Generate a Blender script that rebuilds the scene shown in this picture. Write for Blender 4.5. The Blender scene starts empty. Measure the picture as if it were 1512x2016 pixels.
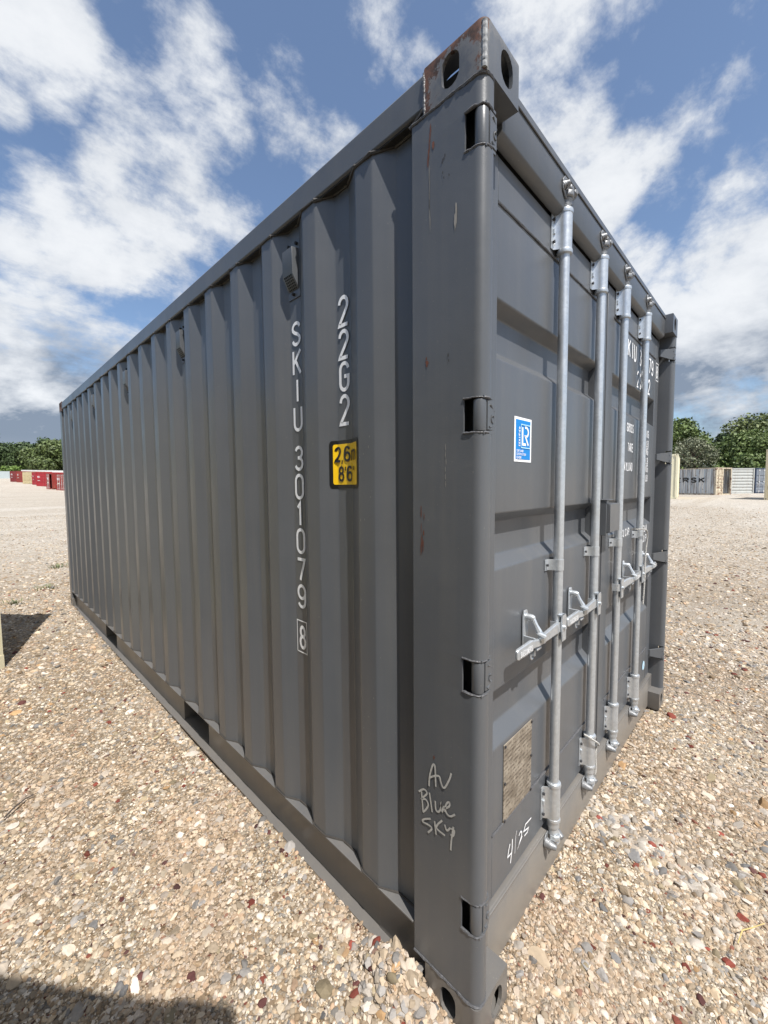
import bpy, bmesh, math, random
import numpy as np
from mathutils import Vector, Matrix
random.seed(7); rng = np.random.default_rng(7)
scene = bpy.context.scene
R_ = math.radians
# ------------------------------------------------------------------ camera
cam = bpy.data.cameras.new('camera'); camo = bpy.data.objects.new('camera', cam)
scene.collection.objects.link(camo)
CX, CY, CZ = -0.8725193, -0.5158879, 1.5217993
YAW, PIT, ROL = 0.771698, -0.0651829, -0.0078261
f = Vector((math.cos(PIT)*math.cos(YAW), math.cos(PIT)*math.sin(YAW), math.sin(PIT)))
rt = Vector((math.sin(YAW), -math.cos(YAW), 0)); up = rt.cross(f)
c_, s_ = math.cos(ROL), math.sin(ROL)
r2 = c_*rt + s_*up; u2 = -s_*rt + c_*up
M = Matrix(((r2.x, u2.x, -f.x, CX), (r2.y, u2.y, -f.y, CY), (r2.z, u2.z, -f.z, CZ), (0, 0, 0, 1)))
camo.matrix_world = M
cam.sensor_fit = 'HORIZONTAL'; cam.sensor_width = 36; cam.lens = 19.0103
cam.clip_start = 0.02; cam.clip_end = 3000
scene.camera = camo
scene.view_settings.view_transform = 'Standard'; scene.view_settings.look = 'None'
scene.view_settings.exposure = 0.35; scene.view_settings.gamma = 1
scene.render.resolution_x = 768; scene.render.resolution_y = 1024
# ------------------------------------------------------------------ light
SD = Vector((-0.49, -1.457, 2.591)).normalized()       # towards the sun
sun = bpy.data.lights.new('sun', 'SUN'); sun.energy = 5.0; sun.angle = R_(0.5); sun.color = (1.0, 0.96, 0.91)
suno = bpy.data.objects.new('sun', sun); scene.collection.objects.link(suno)
suno.rotation_euler = (-SD).to_track_quat('-Z', 'Y').to_euler()
W = bpy.data.worlds.new('World'); scene.world = W; W.use_nodes = True
nt = W.node_tree; nt.nodes.clear()
def N(nt, t, **k):
    n = nt.nodes.new(t)
    for a, b in k.items():
        if a == 'inp':
            for i, v in b.items():
                n.inputs[i].default_value = v
        else: setattr(n, a, b)
    return n
def LK(nt, a, b): nt.links.new(a, b)
def mathn(nt, op, a, b=None, c=None, clamp=False):
    n = nt.nodes.new('ShaderNodeMath'); n.operation = op; n.use_clamp = clamp
    for i, v in enumerate((a, b, c)):
        if v is None: continue
        if isinstance(v, (int, float)): n.inputs[i].default_value = v
        else: nt.links.new(v, n.inputs[i])
    return n.outputs[0]
def mixc(nt, fac, a, b, mode='MIX'):
    n = nt.nodes.new('ShaderNodeMix'); n.data_type = 'RGBA'; n.blend_type = mode
    for i, v in ((0, fac), (6, a), (7, b)):
        if isinstance(v, (int, float)): n.inputs[i].default_value = v
        elif isinstance(v, tuple): n.inputs[i].default_value = v if len(v) == 4 else v + (1,)
        else: nt.links.new(v, n.inputs[i])
    return n.outputs[2]
def smooth(nt, v, a, b, lo=0.0, hi=1.0):
    n = nt.nodes.new('ShaderNodeMapRange'); n.interpolation_type = 'SMOOTHSTEP'
    nt.links.new(v, n.inputs[0])
    n.inputs[1].default_value = a; n.inputs[2].default_value = b
    n.inputs[3].default_value = lo; n.inputs[4].default_value = hi
    return n.outputs[0]
def noise(nt, vec, scale, detail=4, rough=0.55, dist=0.0, dim='3D'):
    n = nt.nodes.new('ShaderNodeTexNoise'); n.noise_dimensions = dim
    if vec is not None: nt.links.new(vec, n.inputs['Vector'])
    n.inputs['Scale'].default_value = scale; n.inputs['Detail'].default_value = detail
    n.inputs['Roughness'].default_value = rough; n.inputs['Distortion'].default_value = dist
    return n.outputs[0]
out = N(nt, 'ShaderNodeOutputWorld'); bg = N(nt, 'ShaderNodeBackground')
sky = N(nt, 'ShaderNodeTexSky'); sky.sky_type = 'NISHITA'; sky.sun_disc = False
sky.sun_elevation = math.asin(SD.z); sky.sun_rotation = math.atan2(SD.x, SD.y)
sky.air_density = 1.0; sky.dust_density = 1.2; sky.ozone_density = 1.6
tc = N(nt, 'ShaderNodeTexCoord'); sep = N(nt, 'ShaderNodeSeparateXYZ'); LK(nt, tc.outputs['Generated'], sep.inputs[0])
zz = mathn(nt, 'MAXIMUM', sep.outputs[2], 0.0)
den = mathn(nt, 'ADD', zz, 0.16)
px = mathn(nt, 'DIVIDE', sep.outputs[0], den); py = mathn(nt, 'DIVIDE', sep.outputs[1], den)
cmb = N(nt, 'ShaderNodeCombineXYZ'); LK(nt, px, cmb.inputs[0]); LK(nt, py, cmb.inputs[1])
skyv = N(nt, 'ShaderNodeMapping'); LK(nt, tc.outputs['Generated'], skyv.inputs[0]); skyv.inputs[3].default_value = (1, 1, 1.45)
def vadd(vec, off, mul=(1, 1, 1), rot=0):
    m = N(nt, 'ShaderNodeMapping'); LK(nt, vec, m.inputs[0]); m.inputs[1].default_value = off; m.inputs[3].default_value = mul
    m.inputs[2].default_value = (0, 0, rot); return m.outputs[0]
big = noise(nt, vadd(skyv.outputs[0], (3.1, 1.7, 0.4)), 4.2, 10, 0.62, 0.1)
wis = noise(nt, vadd(cmb.outputs[0], (0.3, 5.7, 2.4), (1.0, 2.2, 1), 0.5), 3.0, 9, 0.66, 0.4)
dens = mathn(nt, 'ADD', mathn(nt, 'MULTIPLY', mathn(nt, 'SUBTRACT', big, 0.5), 1.55), mathn(nt, 'MULTIPLY', mathn(nt, 'SUBTRACT', wis, 0.5), 0.35))
# cloud banks: direction, angular radius in degrees, strength; then the blue gap in the large bank
CB = [(0.101,0.769,0.631,4.5,0.90), (0.064,0.818,0.571,2.1,0.70), (0.305,0.705,0.641,5.1,0.95), (0.240,0.773,0.587,4.3,0.95), (0.413,0.632,0.656,3.9,0.85), (0.484,0.611,0.627,3.2,0.75), (0.221,0.831,0.510,4.1,1.00), (0.297,0.812,0.502,5.4,1.00), (0.191,0.881,0.433,5.2,0.80), (0.291,0.856,0.426,6.3,0.85), (0.096,0.915,0.392,3.9,0.55), (0.392,0.764,0.513,3.1,0.70), (0.225,0.907,0.355,3.0,0.70), (0.093,0.958,0.270,5.1,1.00), (0.157,0.956,0.248,5.6,1.00), (0.064,0.980,0.189,5.5,1.00), (0.223,0.928,0.299,2.1,0.85), (0.118,0.983,0.143,5.0,0.90), (0.476,0.519,0.710,3.6,0.42), (0.563,0.463,0.685,2.5,0.60), (0.785,0.131,0.606,8.5,0.42), (0.229,0.697,0.680,5.6,0.25), (0.659,0.297,0.691,4.9,1.00), (0.719,0.287,0.633,4.5,0.85), (0.764,0.254,0.593,2.5,0.75), (0.696,0.206,0.688,2.1,0.60), (0.815,0.211,0.540,3.4,0.80), (0.824,0.253,0.506,3.2,0.85), (0.832,0.170,0.528,2.5,0.65), (0.828,0.103,0.551,2.3,0.55), (0.814,0.068,0.577,2.1,0.55), (0.863,0.050,0.503,1.8,0.75), (0.902,0.043,0.429,4.3,1.00), (0.932,0.073,0.356,4.3,0.95), (0.925,0.143,0.352,2.8,0.75), (0.883,0.216,0.417,2.9,0.75), (0.953,0.100,0.285,5.0,1.00), (0.960,0.144,0.242,4.9,1.00), (0.978,0.036,0.205,5.6,1.00)]
CG = [(0.377,0.731,0.568,2.4,0.28)]
field = None
for x_, y_, z_, rad, w in CB + [(0.0, -0.5, 0.85, 42, .8)]:
    dn = N(nt, 'ShaderNodeVectorMath', operation='DOT_PRODUCT'); LK(nt, tc.outputs['Generated'], dn.inputs[0]); dn.inputs[1].default_value = Vector((x_, y_, z_)).normalized()
    b = smooth(nt, dn.outputs['Value'], math.cos(R_(rad*1.55)), math.cos(R_(rad*0.35)), 0.0, w)
    field = b if field is None else mathn(nt, 'MAXIMUM', field, b)
for x_, y_, z_, rad, w in CG:
    dn = N(nt, 'ShaderNodeVectorMath', operation='DOT_PRODUCT'); LK(nt, tc.outputs['Generated'], dn.inputs[0]); dn.inputs[1].default_value = Vector((x_, y_, z_)).normalized()
    field = mathn(nt, 'SUBTRACT', field, smooth(nt, dn.outputs['Value'], math.cos(R_(rad*1.5)), math.cos(R_(rad*0.3)), 0.0, w))
dens = mathn(nt, 'ADD', mathn(nt, 'MULTIPLY', dens, 2.0), mathn(nt, 'ADD', mathn(nt, 'MULTIPLY', field, 0.70), 0.08))
hz = smooth(nt, sep.outputs[2], 0.20, 0.05, 0.0, 0.45)
dens = mathn(nt, 'ADD', dens, hz)
mask = smooth(nt, dens, 0.22, 0.84)
thick = smooth(nt, dens, 0.50, 1.15)
# cloud tone: bright tops, grey undersides towards the horizon
tone = noise(nt, vadd(skyv.outputs[0], (7.2, 2.1, 1.0), (1, 1, 1.5)), 5.0, 8, 0.60, 0.2)
low = smooth(nt, sep.outputs[2], 0.38, 0.15)
grey = mathn(nt, 'ADD', mathn(nt, 'MULTIPLY', low, 0.70), mathn(nt, 'MULTIPLY', mathn(nt, 'SUBTRACT', tone, 0.46), mathn(nt, 'ADD', 1.1, mathn(nt, 'MULTIPLY', low, 3.4))), None, True)
ccol = mixc(nt, grey, (0.64, 0.665, 0.70), (0.20, 0.245, 0.32))
ccol = mixc(nt, mathn(nt, 'MULTIPLY', mathn(nt, 'MULTIPLY', thick, 0.55), mathn(nt, 'SUBTRACT', 1.0, grey)), ccol, (0.80, 0.81, 0.82))
hb = smooth(nt, sep.outputs[2], 0.10, 0.03, 0, 0.6)
ccol = mixc(nt, hb, ccol, (0.48, 0.53, 0.60))
skc = N(nt, 'ShaderNodeVectorMath', operation='SCALE'); LK(nt, sky.outputs[0], skc.inputs[0]); skc.inputs['Scale'].default_value = 0.10
skm = mixc(nt, 1.0, skc.outputs[0], (1.12, 1.20, 1.27), 'MULTIPLY')
fin = mixc(nt, mathn(nt, 'MULTIPLY', mask, 0.95), mixc(nt, 0.05, skm, (0.50, 0.55, 0.62)), ccol)
LK(nt, fin, bg.inputs[0]); bg.inputs[1].default_value = 1.0
LK(nt, bg.outputs[0], out.inputs[0])
# ------------------------------------------------------------------ helpers
C = scene.collection
def tag(o, label=None, cat=None, group=None, kind=None):
    if label: o['label'] = label
    if cat: o['category'] = cat
    if group: o['group'] = group
    if kind: o['kind'] = kind
    return o
def empty(name, loc=(0, 0, 0), rz=0.0):
    o = bpy.data.objects.new(name, None); C.objects.link(o); o.location = loc; o.rotation_euler = (0, 0, rz); o.empty_display_size = .2
    return o
class MB:
    def __init__(s): s.v = []; s.f = []
    def add(s, vs, fs):
        b = len(s.v); s.v += [tuple(p) for p in vs]; s.f += [tuple(i + b for i in q) for q in fs]; return s
    def box(s, x0, x1, y0, y1, z0, z1):
        return s.add([(x0,y0,z0),(x1,y0,z0),(x1,y1,z0),(x0,y1,z0),(x0,y0,z1),(x1,y0,z1),(x1,y1,z1),(x0,y1,z1)],
                     [(0,3,2,1),(4,5,6,7),(0,1,5,4),(1,2,6,5),(2,3,7,6),(3,0,4,7)])
    def prism(s, poly, a, b, ax='z'):
        """poly: list of 2-D points, extruded from a to b along ax"""
        n = len(poly)
        def P(p, t):
            return {'z': (p[0], p[1], t), 'y': (p[0], t, p[1]), 'x': (t, p[0], p[1])}[ax]
        vs = [P(p, a) for p in poly] + [P(p, b) for p in poly]
        fs = [tuple(range(n))[::-1], tuple(range(n, 2*n))] + [(i, (i+1) % n, n + (i+1) % n, n+i) for i in range(n)]
        return s.add(vs, fs)
    def tube(s, pts, r, n=10, cap=True, rs=None):
        pts = [Vector(p) for p in pts]; rings = []
        for i, p in enumerate(pts):
            a = pts[max(i-1, 0)]; b = pts[min(i+1, len(pts)-1)]; t = (b-a).normalized()
            ref = Vector((0, 0, 1)) if abs(t.z) < .9 else Vector((1, 0, 0))
            e1 = t.cross(ref).normalized(); e2 = t.cross(e1)
            rr = rs[i] if rs else r
            rings.append([p + rr*(math.cos(2*math.pi*k/n)*e1 + math.sin(2*math.pi*k/n)*e2) for k in range(n)])
        vs = [p for q in rings for p in q]; fs = []
        for i in range(len(pts)-1):
            for k in range(n):
                fs.append((i*n+k, i*n+(k+1) % n, (i+1)*n+(k+1) % n, (i+1)*n+k))
        if cap: fs += [tuple(range(n)), tuple(range((len(pts)-1)*n, len(pts)*n))[::-1]]
        return s.add(vs, fs)
    def lathe(s, prof, cx, cy, n=20, ang=(0, 360)):
        """prof list of (r, z) about a vertical axis"""
        full = ang[1]-ang[0] >= 360; m = n if full else n+1
        vs = []
        for r, z in prof:
            for k in range(m):
                a = R_(ang[0] + (ang[1]-ang[0])*k/n); vs.append((cx + r*math.cos(a), cy + r*math.sin(a), z))
        fs = []
        for i in range(len(prof)-1):
            for k in range(n if full else n):
                k2 = (k+1) % m if full else k+1
                fs.append((i*m+k, i*m+k2, (i+1)*m+k2, (i+1)*m+k))
        return s.add(vs, fs)
    def split(s, name, mat, parent=None, smooth_=False, bev=0):
        """one object for every connected piece"""
        par = list(range(len(s.v)))
        def find(i):
            while par[i] != i: par[i] = par[par[i]]; i = par[i]
            return i
        for q_ in s.f:
            a = find(q_[0])
            for i in q_[1:]: par[find(i)] = a
        grp = {}
        for q_ in s.f: grp.setdefault(find(q_[0]), []).append(q_)
        out_ = []
        for fs in grp.values():
            ids = sorted({i for q_ in fs for i in q_}); mp_ = {i: k for k, i in enumerate(ids)}
            m = MB(); m.v = [s.v[i] for i in ids]; m.f = [tuple(mp_[i] for i in q_) for q_ in fs]
            out_.append(m.build(name, mat, parent, smooth_, bev))
        return out_
    def build(s, name, mat, parent=None, smooth_=False, bev=0, loc=None, fix=True, link=True):
        me = bpy.data.meshes.new(name); me.from_pydata(s.v, [], s.f); me.update()
        if fix:
            bm = bmesh.new(); bm.from_mesh(me); bmesh.ops.recalc_face_normals(bm, faces=bm.faces); bm.to_mesh(me); bm.free()
        o = bpy.data.objects.new(name, me)
        if link: C.objects.link(o)
        if mat is not None: me.materials.append(mat)
        if smooth_:
            for p in me.polygons: p.use_smooth = True
            me.set_sharp_from_angle(angle=R_(38))
        if bev:
            m = o.modifiers.new('b', 'BEVEL'); m.width = bev; m.segments = 2; m.limit_method = 'ANGLE'; m.angle_limit = R_(40)
            for p in me.polygons: p.use_smooth = True
            me.set_sharp_from_angle(angle=R_(60))
        if parent: o.parent = parent
        return o
def strip(pts, t):
    """closed polygon of thickness t following an open polyline (2-D)"""
    n = len(pts); A = []; B = []
    for i, p in enumerate(pts):
        a = pts[max(i-1, 0)]; b = pts[min(i+1, n-1)]
        if i in (0, n-1):
            d = (b[0]-a[0], b[1]-a[1]); l = math.hypot(*d); nx, ny = -d[1]/l, d[0]/l; k = 1
        else:
            d1 = (p[0]-a[0], p[1]-a[1]); d2 = (b[0]-p[0], b[1]-p[1]); l1 = math.hypot(*d1); l2 = math.hypot(*d2)
            n1 = (-d1[1]/l1, d1[0]/l1); n2 = (-d2[1]/l2, d2[0]/l2)
            nx, ny = n1[0]+n2[0], n1[1]+n2[1]; l = math.hypot(nx, ny) or 1; nx /= l; ny /= l
            k = 1/max(.35, nx*n1[0]+ny*n1[1])
        A.append(p); B.append((p[0]+nx*t*k, p[1]+ny*t*k))
    return A + B[::-1]
def strip_prism(mb, pts, t, a, b, ax='z'):
    """like prism of strip() but as quads, safe for concave outlines"""
    poly = strip(pts, t); n = len(pts)
    def P(p, tt): return {'z': (p[0], p[1], tt), 'y': (p[0], tt, p[1]), 'x': (tt, p[0], p[1])}[ax]
    vs = [P(p, a) for p in poly] + [P(p, b) for p in poly]; m = 2*n; fs = []
    for i in range(n-1):
        j = m-1-i
        fs.append((i, i+1, j-1, j)); fs.append((m+i, m+j, m+j-1, m+i+1))
    for i in range(m): fs.append((i, m+i, m+(i+1) % m, (i+1) % m))
    mb.add(vs, fs); return mb
# ------------------------------------------------------------------ materials
def newmat(name):
    m = bpy.data.materials.new(name); m.use_nodes = True; t = m.node_tree
    return m, t, t.nodes['Principled BSDF']
def simple(name, col, rough=.5, metal=0, var=.12, nscale=6, bump=0, bscale=60, emit=None):
    m, t, p = newmat(name); tc = N(t, 'ShaderNodeTexCoord')
    nz = noise(t, tc.outputs['Object'], nscale, 5)
    c = mixc(t, nz, tuple(x*(1-var) for x in col), tuple(min(1, x*(1+var)) for x in col))
    LK(t, c, p.inputs['Base Color']); p.inputs['Roughness'].default_value = rough; p.inputs['Metallic'].default_value = metal
    if bump:
        b = N(t, 'ShaderNodeBump'); b.inputs['Strength'].default_value = bump; b.inputs['Distance'].default_value = .01
        LK(t, noise(t, tc.outputs['Object'], bscale, 3), b.inputs['Height']); LK(t, b.outputs[0], p.inputs['Normal'])
    return m
def paint(name, col, dust=0.0, rough=.33, rust=False, streak=.5):
    """weathered container paint: faint mottling, rain streaks, dust low down, orange peel"""
    m, t, p = newmat(name); tc = N(t, 'ShaderNodeTexCoord'); ob = tc.outputs['Object']
    mp = N(t, 'ShaderNodeMapping'); LK(t, ob, mp.inputs[0]); mp.inputs[3].default_value = (14, 14, .7)
    st = noise(t, mp.outputs[0], 1.0, 5, .6)
    mot = noise(t, ob, 2.2, 6, .6)
    c = mixc(t, mot, tuple(x*.90 for x in col), tuple(x*1.10 for x in col))
    c = mixc(t, smooth(t, st, .42, .72, 0, .26*streak), c, (.20, .185, .16))
    spk = noise(t, ob, 130, 2, .7)
    c = mixc(t, smooth(t, spk, .70, .76, 0, .28), c, (.34, .31, .27))
    sp = N(t, 'ShaderNodeSeparateXYZ'); LK(t, ob, sp.inputs[0])
    if dust:
        dn = noise(t, ob, 7, 7, .7)
        h = smooth(t, mathn(t, 'ADD', sp.outputs[2], mathn(t, 'MULTIPLY', dn, -.35)), .28, -.16, 0, dust)
        c = mixc(t, h, c, (.40, .32, .22))
    rg = smooth(t, mot, .3, .7, rough-.05, rough+.08)
    if rust:
        # rust creeping from the edges and the old weld runs of the corner casting
        n1 = noise(t, ob, 45, 9, .75); n2 = noise(t, mp.outputs[0], 2.4, 5, .65)
        e1 = smooth(t, sp.outputs[2], 2.53, 2.60, 0, .30)
        e2 = smooth(t, sp.outputs[1], .12, .18, 0, .22)
        e3 = smooth(t, sp.outputs[1], .055, .012, 0, .17)
        e4 = smooth(t, sp.outputs[0], .03, .002, -.35, 0)
        e = mathn(t, 'ADD', mathn(t, 'ADD', e1, e2), mathn(t, 'ADD', e3, e4))
        v = mathn(t, 'ADD', mathn(t, 'ADD', mathn(t, 'MULTIPLY', n1, .75), mathn(t, 'MULTIPLY', n2, .35)), e)
        k = smooth(t, v, .685, .755)
        rc = mixc(t, smooth(t, noise(t, ob, 38, 6, .7), .35, .65), (.028, .014, .010), (.125, .052, .030))
        pale = smooth(t, v, .50, .66, 0, .5)
        c = mixc(t, pale, c, (.19, .18, .165))
        c = mixc(t, k, c, rc); rg = mathn(t, 'ADD', rg, mathn(t, 'MULTIPLY', k, .4), None, True)
    LK(t, c, p.inputs['Base Color']); LK(t, rg, p.inputs['Roughness'])
    b = N(t, 'ShaderNodeBump'); b.inputs['Strength'].default_value = .10; b.inputs['Distance'].default_value = .002
    LK(t, noise(t, ob, 240, 3, .6), b.inputs['Height'])
    b2 = N(t, 'ShaderNodeBump'); b2.inputs['Strength'].default_value = .12; b2.inputs['Distance'].default_value = .02
    LK(t, noise(t, ob, 5, 3, .5), b2.inputs['Height']); LK(t, b.outputs[0], b2.inputs['Normal'])
    LK(t, b2.outputs[0], p.inputs['Normal'])
    return m
GREY = (.098, .104, .112)
M_paint = paint('grey_paint', GREY, .0)
M_low = paint('grey_paint_dusty', GREY, .16)
M_cast = paint('grey_paint_rusted', GREY, .1, rust=True)
M_rubber = simple('black_rubber', (.035, .034, .033), .7)
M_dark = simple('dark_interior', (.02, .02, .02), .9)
M_white = simple('white_lettering', (.90, .905, .91), .45, var=.04, nscale=25)
M_chalk = simple('chalk_marker', (.46, .45, .42), .8, var=.4, nscale=130)
M_black = simple('black_vinyl', (.012, .012, .012), .35)
M_yellow = simple('yellow_vinyl', (.90, .56, .01), .4, var=.05)
M_blue = simple('blue_vinyl', (.0, .22, .62), .4, var=.05)
M_cyan = simple('light_blue_print', (.45, .75, .92), .4, var=.05)
M_bead = simple('weld_bead', (.10, .10, .105), .45, var=.4, nscale=60, bump=.5, bscale=120)
M_rustc = simple('rust_spot', (.15, .055, .035), .85, var=.4, nscale=90)
M_pale = simple('bare_scrape', (.30, .28, .25), .7, var=.3, nscale=50)
M_dkchip = simple('dark_chip', (.05, .045, .045), .6)
def galv():
    m, t, p = newmat('galvanised_steel'); tc = N(t, 'ShaderNodeTexCoord'); ob = tc.outputs['Object']
    vo = N(t, 'ShaderNodeTexVoronoi'); LK(t, ob, vo.inputs['Vector']); vo.inputs['Scale'].default_value = 90
    sp = N(t, 'ShaderNodeSeparateColor'); LK(t, vo.outputs['Color'], sp.inputs[0])
    c = mixc(t, sp.outputs[0], (.52, .55, .575), (.60, .63, .655))
    c = mixc(t, smooth(t, noise(t, ob, 8, 6, .65), .52, .74, 0, .28), c, (.44, .42, .37))
    LK(t, c, p.inputs['Base Color']); p.inputs['Metallic'].default_value = .62
    LK(t, smooth(t, noise(t, ob, 14, 4), .3, .7, .28, .42), p.inputs['Roughness'])
    b = N(t, 'ShaderNodeBump'); b.inputs['Strength'].default_value = .12; b.inputs['Distance'].default_value = .002
    LK(t, noise(t, ob, 180, 3), b.inputs['Height']); LK(t, b.outputs[0], p.inputs['Normal'])
    return m
M_galv = galv()
M_galvd = simple('worn_galvanised_casting', (.22, .225, .23), .45, .4, var=.35, nscale=30, bump=.3, bscale=90)
M_rail_shade = simple('dark_rail_shade', (.018, .017, .016), .7, var=.3, nscale=30, bump=.5)  # near-black colour standing for shade below the top rails
M_bolt = simple('bolt_steel', (.05, .05, .055), .4, .3)
M_rope = simple('white_cord', (.62, .60, .56), .85, var=.15, nscale=200, bump=.8, bscale=400)
def platemat():
    m, t, p = newmat('engraved_plate'); tc = N(t, 'ShaderNodeTexCoord'); ob = tc.outputs['Object']
    mp = N(t, 'ShaderNodeMapping'); LK(t, ob, mp.inputs[0]); mp.inputs[3].default_value = (34, 1, 69)
    n1 = noise(t, mp.outputs[0], 1.6, 4, .7)
    sp = N(t, 'ShaderNodeSeparateXYZ'); LK(t, ob, sp.inputs[0])
    row = mathn(t, 'SINE', mathn(t, 'MULTIPLY', sp.outputs[2], 2*math.pi/.0145))
    k = mathn(t, 'MULTIPLY', smooth(t, n1, .46, .56), smooth(t, row, -.1, .4))
    n2 = noise(t, ob, 22, 6, .7)
    base = mixc(t, smooth(t, n2, .3, .7), (.20, .165, .125), (.42, .365, .29))
    c = mixc(t, mathn(t, 'MULTIPLY', k, .75), base, (.10, .075, .055))
    LK(t, c, p.inputs['Base Color']); p.inputs['Metallic'].default_value = .3; p.inputs['Roughness'].default_value = .5
    b = N(t, 'ShaderNodeBump'); b.inputs['Strength'].default_value = .5; b.inputs['Distance'].default_value = .002
    LK(t, k, b.inputs['Height']); LK(t, b.outputs[0], p.inputs['Normal'])
    return m
M_plate = platemat()
# ------------------------------------------------------------------ stroke lettering
def arc(cx, cy, rx, ry, a0, a1, n=8):
    return [(cx+rx*math.cos(R_(a0+(a1-a0)*i/n)), cy+ry*math.sin(R_(a0+(a1-a0)*i/n))) for i in range(n+1)]
q = .26
G = {
 '0': [arc(.5, 1-q, .5, q, 0, 180)+arc(.5, q, .5, q, 180, 360)+[(1, 1-q)]],
 '1': [[(.2, .80), (.55, 1), (.55, 0)]],
 '2': [arc(.5, 1-q, .5, q, 175, -20)+[(.85, .55), (.05, .06), (0, 0), (1, 0)]],
 '3': [arc(.5, .76, .46, .24, 160, -80)+[(.35, .52)], [(.35, .52)]+arc(.5, .26, .5, .26, 85, -160)],
 '4': [[(.75, 0), (.75, 1), (0, .28), (1, .28)]],
 '5': [[(.95, 1), (.1, 1), (.05, .55)]+arc(.48, .31, .52, .31, 120, -150)],
 '6': [arc(.5, .30, .5, .30, 0, 360, 16), [(0, .30), (.02, .62)]+arc(.5, .74, .47, .26, 175, 20)],
 '7': [[(0, 1), (1, 1), (.35, 0)]],
 '8': [arc(.5, .76, .42, .24, 0, 360, 14), arc(.5, .27, .5, .27, 0, 360, 14)],
 '9': [arc(.5, .70, .5, .30, 0, 360, 16), [(1, .70), (.98, .38)]+arc(.5, .26, .47, .26, -5, -160)],
 'S': [arc(.5, .76, .48, .24, 10, 200)+[(.3, .56), (.7, .46)]+arc(.5, .24, .48, .24, 20, -170)],
 'K': [[(0, 0), (0, 1)], [(1, 1), (0, .42)], [(.32, .58), (1, 0)]],
 'I': [[(.5, 0), (.5, 1)]],
 'U': [[(0, 1), (0, q)]+arc(.5, q, .5, q, 180, 360)+[(1, 1)]],
 'G': [arc(.5, 1-q, .5, q, 10, 180)+arc(.5, q, .5, q, 180, 360)+[(1, .5), (.5, .5)]],
 'R': [[(0, 0), (0, 1), (.5, 1)]+arc(.55, .76, .42, .24, 90, -90)+[(0, .52)], [(.5, .52), (1, 0)]],
 'O': [arc(.5, 1-q, .5, q, 0, 180)+arc(.5, q, .5, q, 180, 360)+[(1, 1-q)]],
 'M': [[(0, 0), (0, 1), (.5, .35), (1, 1), (1, 0)]], 'A': [[(0, 0), (.5, 1), (1, 0)], [(.18, .33), (.82, .33)]],
 'X': [[(0, 0), (1, 1)], [(0, 1), (1, 0)]], '.': [[(.35, 0), (.35, .06)]], 'P': [[(0, 0), (0, 1), (.5, 1)]+arc(.55, .75, .42, .25, 90, -90)+[(0, .5)]],
 'Y': [[(0, 1), (.5, .5), (1, 1)], [(.5, .5), (.5, 0)]], 'L': [[(0, 1), (0, 0), (.9, 0)]], 'D': [[(0, 0), (0, 1), (.4, 1)]+arc(.4, .5, .58, .5, 90, -90)+[(0, 0)]],
 'N': [[(0, 0), (0, 1), (1, 0), (1, 1)]], 'E': [[(1, 1), (0, 1), (0, 0), (1, 0)], [(0, .52), (.85, .52)]], 'T': [[(0, 1), (1, 1)], [(.5, 1), (.5, 0)]],
 'C': [arc(.5, 1-q, .5, q, 10, 180)+arc(.5, q, .5, q, 180, 350)], 'B': [[(0, 0), (0, 1), (.5, 1)]+arc(.5, .76, .42, .24, 90, -90)+[(0, .52)], [(.5, .52)]+arc(.5, .26, .5, .26, 90, -90)+[(0, 0)]],
 'F': [[(1, 1), (0, 1), (0, 0)], [(0, .52), (.85, .52)]], 'H': [[(0, 0), (0, 1)], [(1, 0), (1, 1)], [(0, .5), (1, .5)]], 'W': [[(0, 1), (.25, 0), (.5, .8), (.75, 0), (1, 1)]],
 ',': [[(.4, .08), (.4, -.02), (.25, -.18)]], "'": [[(.5, 1), (.5, .72)]], '"': [[(.25, 1), (.25, .72)], [(.75, 1), (.75, .72)]],
 'm': [[(0, 0), (0, .72)], [(0, .55)]+arc(.25, .5, .25, .2, 160, 0)+[(.5, 0)], [(.5, .5)]+arc(.75, .5, .25, .2, 160, 0)+[(1, 0)]],
 ' ': [], '-': [[(.1, .5), (.9, .5)]],
}
LAY = [0]
def ribbon(mb, path, t, fn, seg=.012, sgn=1):
    """constant-width stroke drawn on a surface; fn maps (s, z) to 3-D"""
    P = [path[0]]
    for a, b in zip(path, path[1:]):
        l = math.hypot(b[0]-a[0], b[1]-a[1])
        if l < 1e-7: continue
        k = max(1, int(l/seg))
        for i in range(1, k+1): P.append((a[0]+(b[0]-a[0])*i/k, a[1]+(b[1]-a[1])*i/k))
    if len(P) < 2: return
    closed = math.hypot(P[0][0]-P[-1][0], P[0][1]-P[-1][1]) < 1e-6
    pl = strip(P, t/2)[len(P):][::-1]; pr = [(2*p[0]-w[0], 2*p[1]-w[1]) for p, w in zip(P, pl)]
    LAY[0] = (LAY[0]+1) % 9; e = .0007; off = .00013*LAY[0]*sgn
    def fo(s_, z_):
        a = Vector(fn(s_, z_)); nn = (Vector(fn(s_+e, z_))-a).cross(Vector(fn(s_, z_+e))-a)
        return tuple(a+nn.normalized()*off)
    n = len(P); vs = [fo(*p) for p in pl] + [fo(*p) for p in pr]
    mb.add(vs, [(i, i+1, n+i+1, n+i) for i in range(n-1)])
def glyph(mb, ch, s0, z0, w, h, t, fn):
    for path in G[ch]:
        ribbon(mb, [(s0+t/2+p[0]*(w-t), z0+t/2+p[1]*(h-t)) for p in path], t, fn)
def text(mb, txt, s0, z0, w, h, t, fn, gap=.35):
    s = s0
    for ch in txt:
        ww = w*.35 if ch in "1I'.," else w
        glyph(mb, ch, s, z0, ww, h, t, fn); s += ww + w*gap
    return s - w*gap - s0
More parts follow.
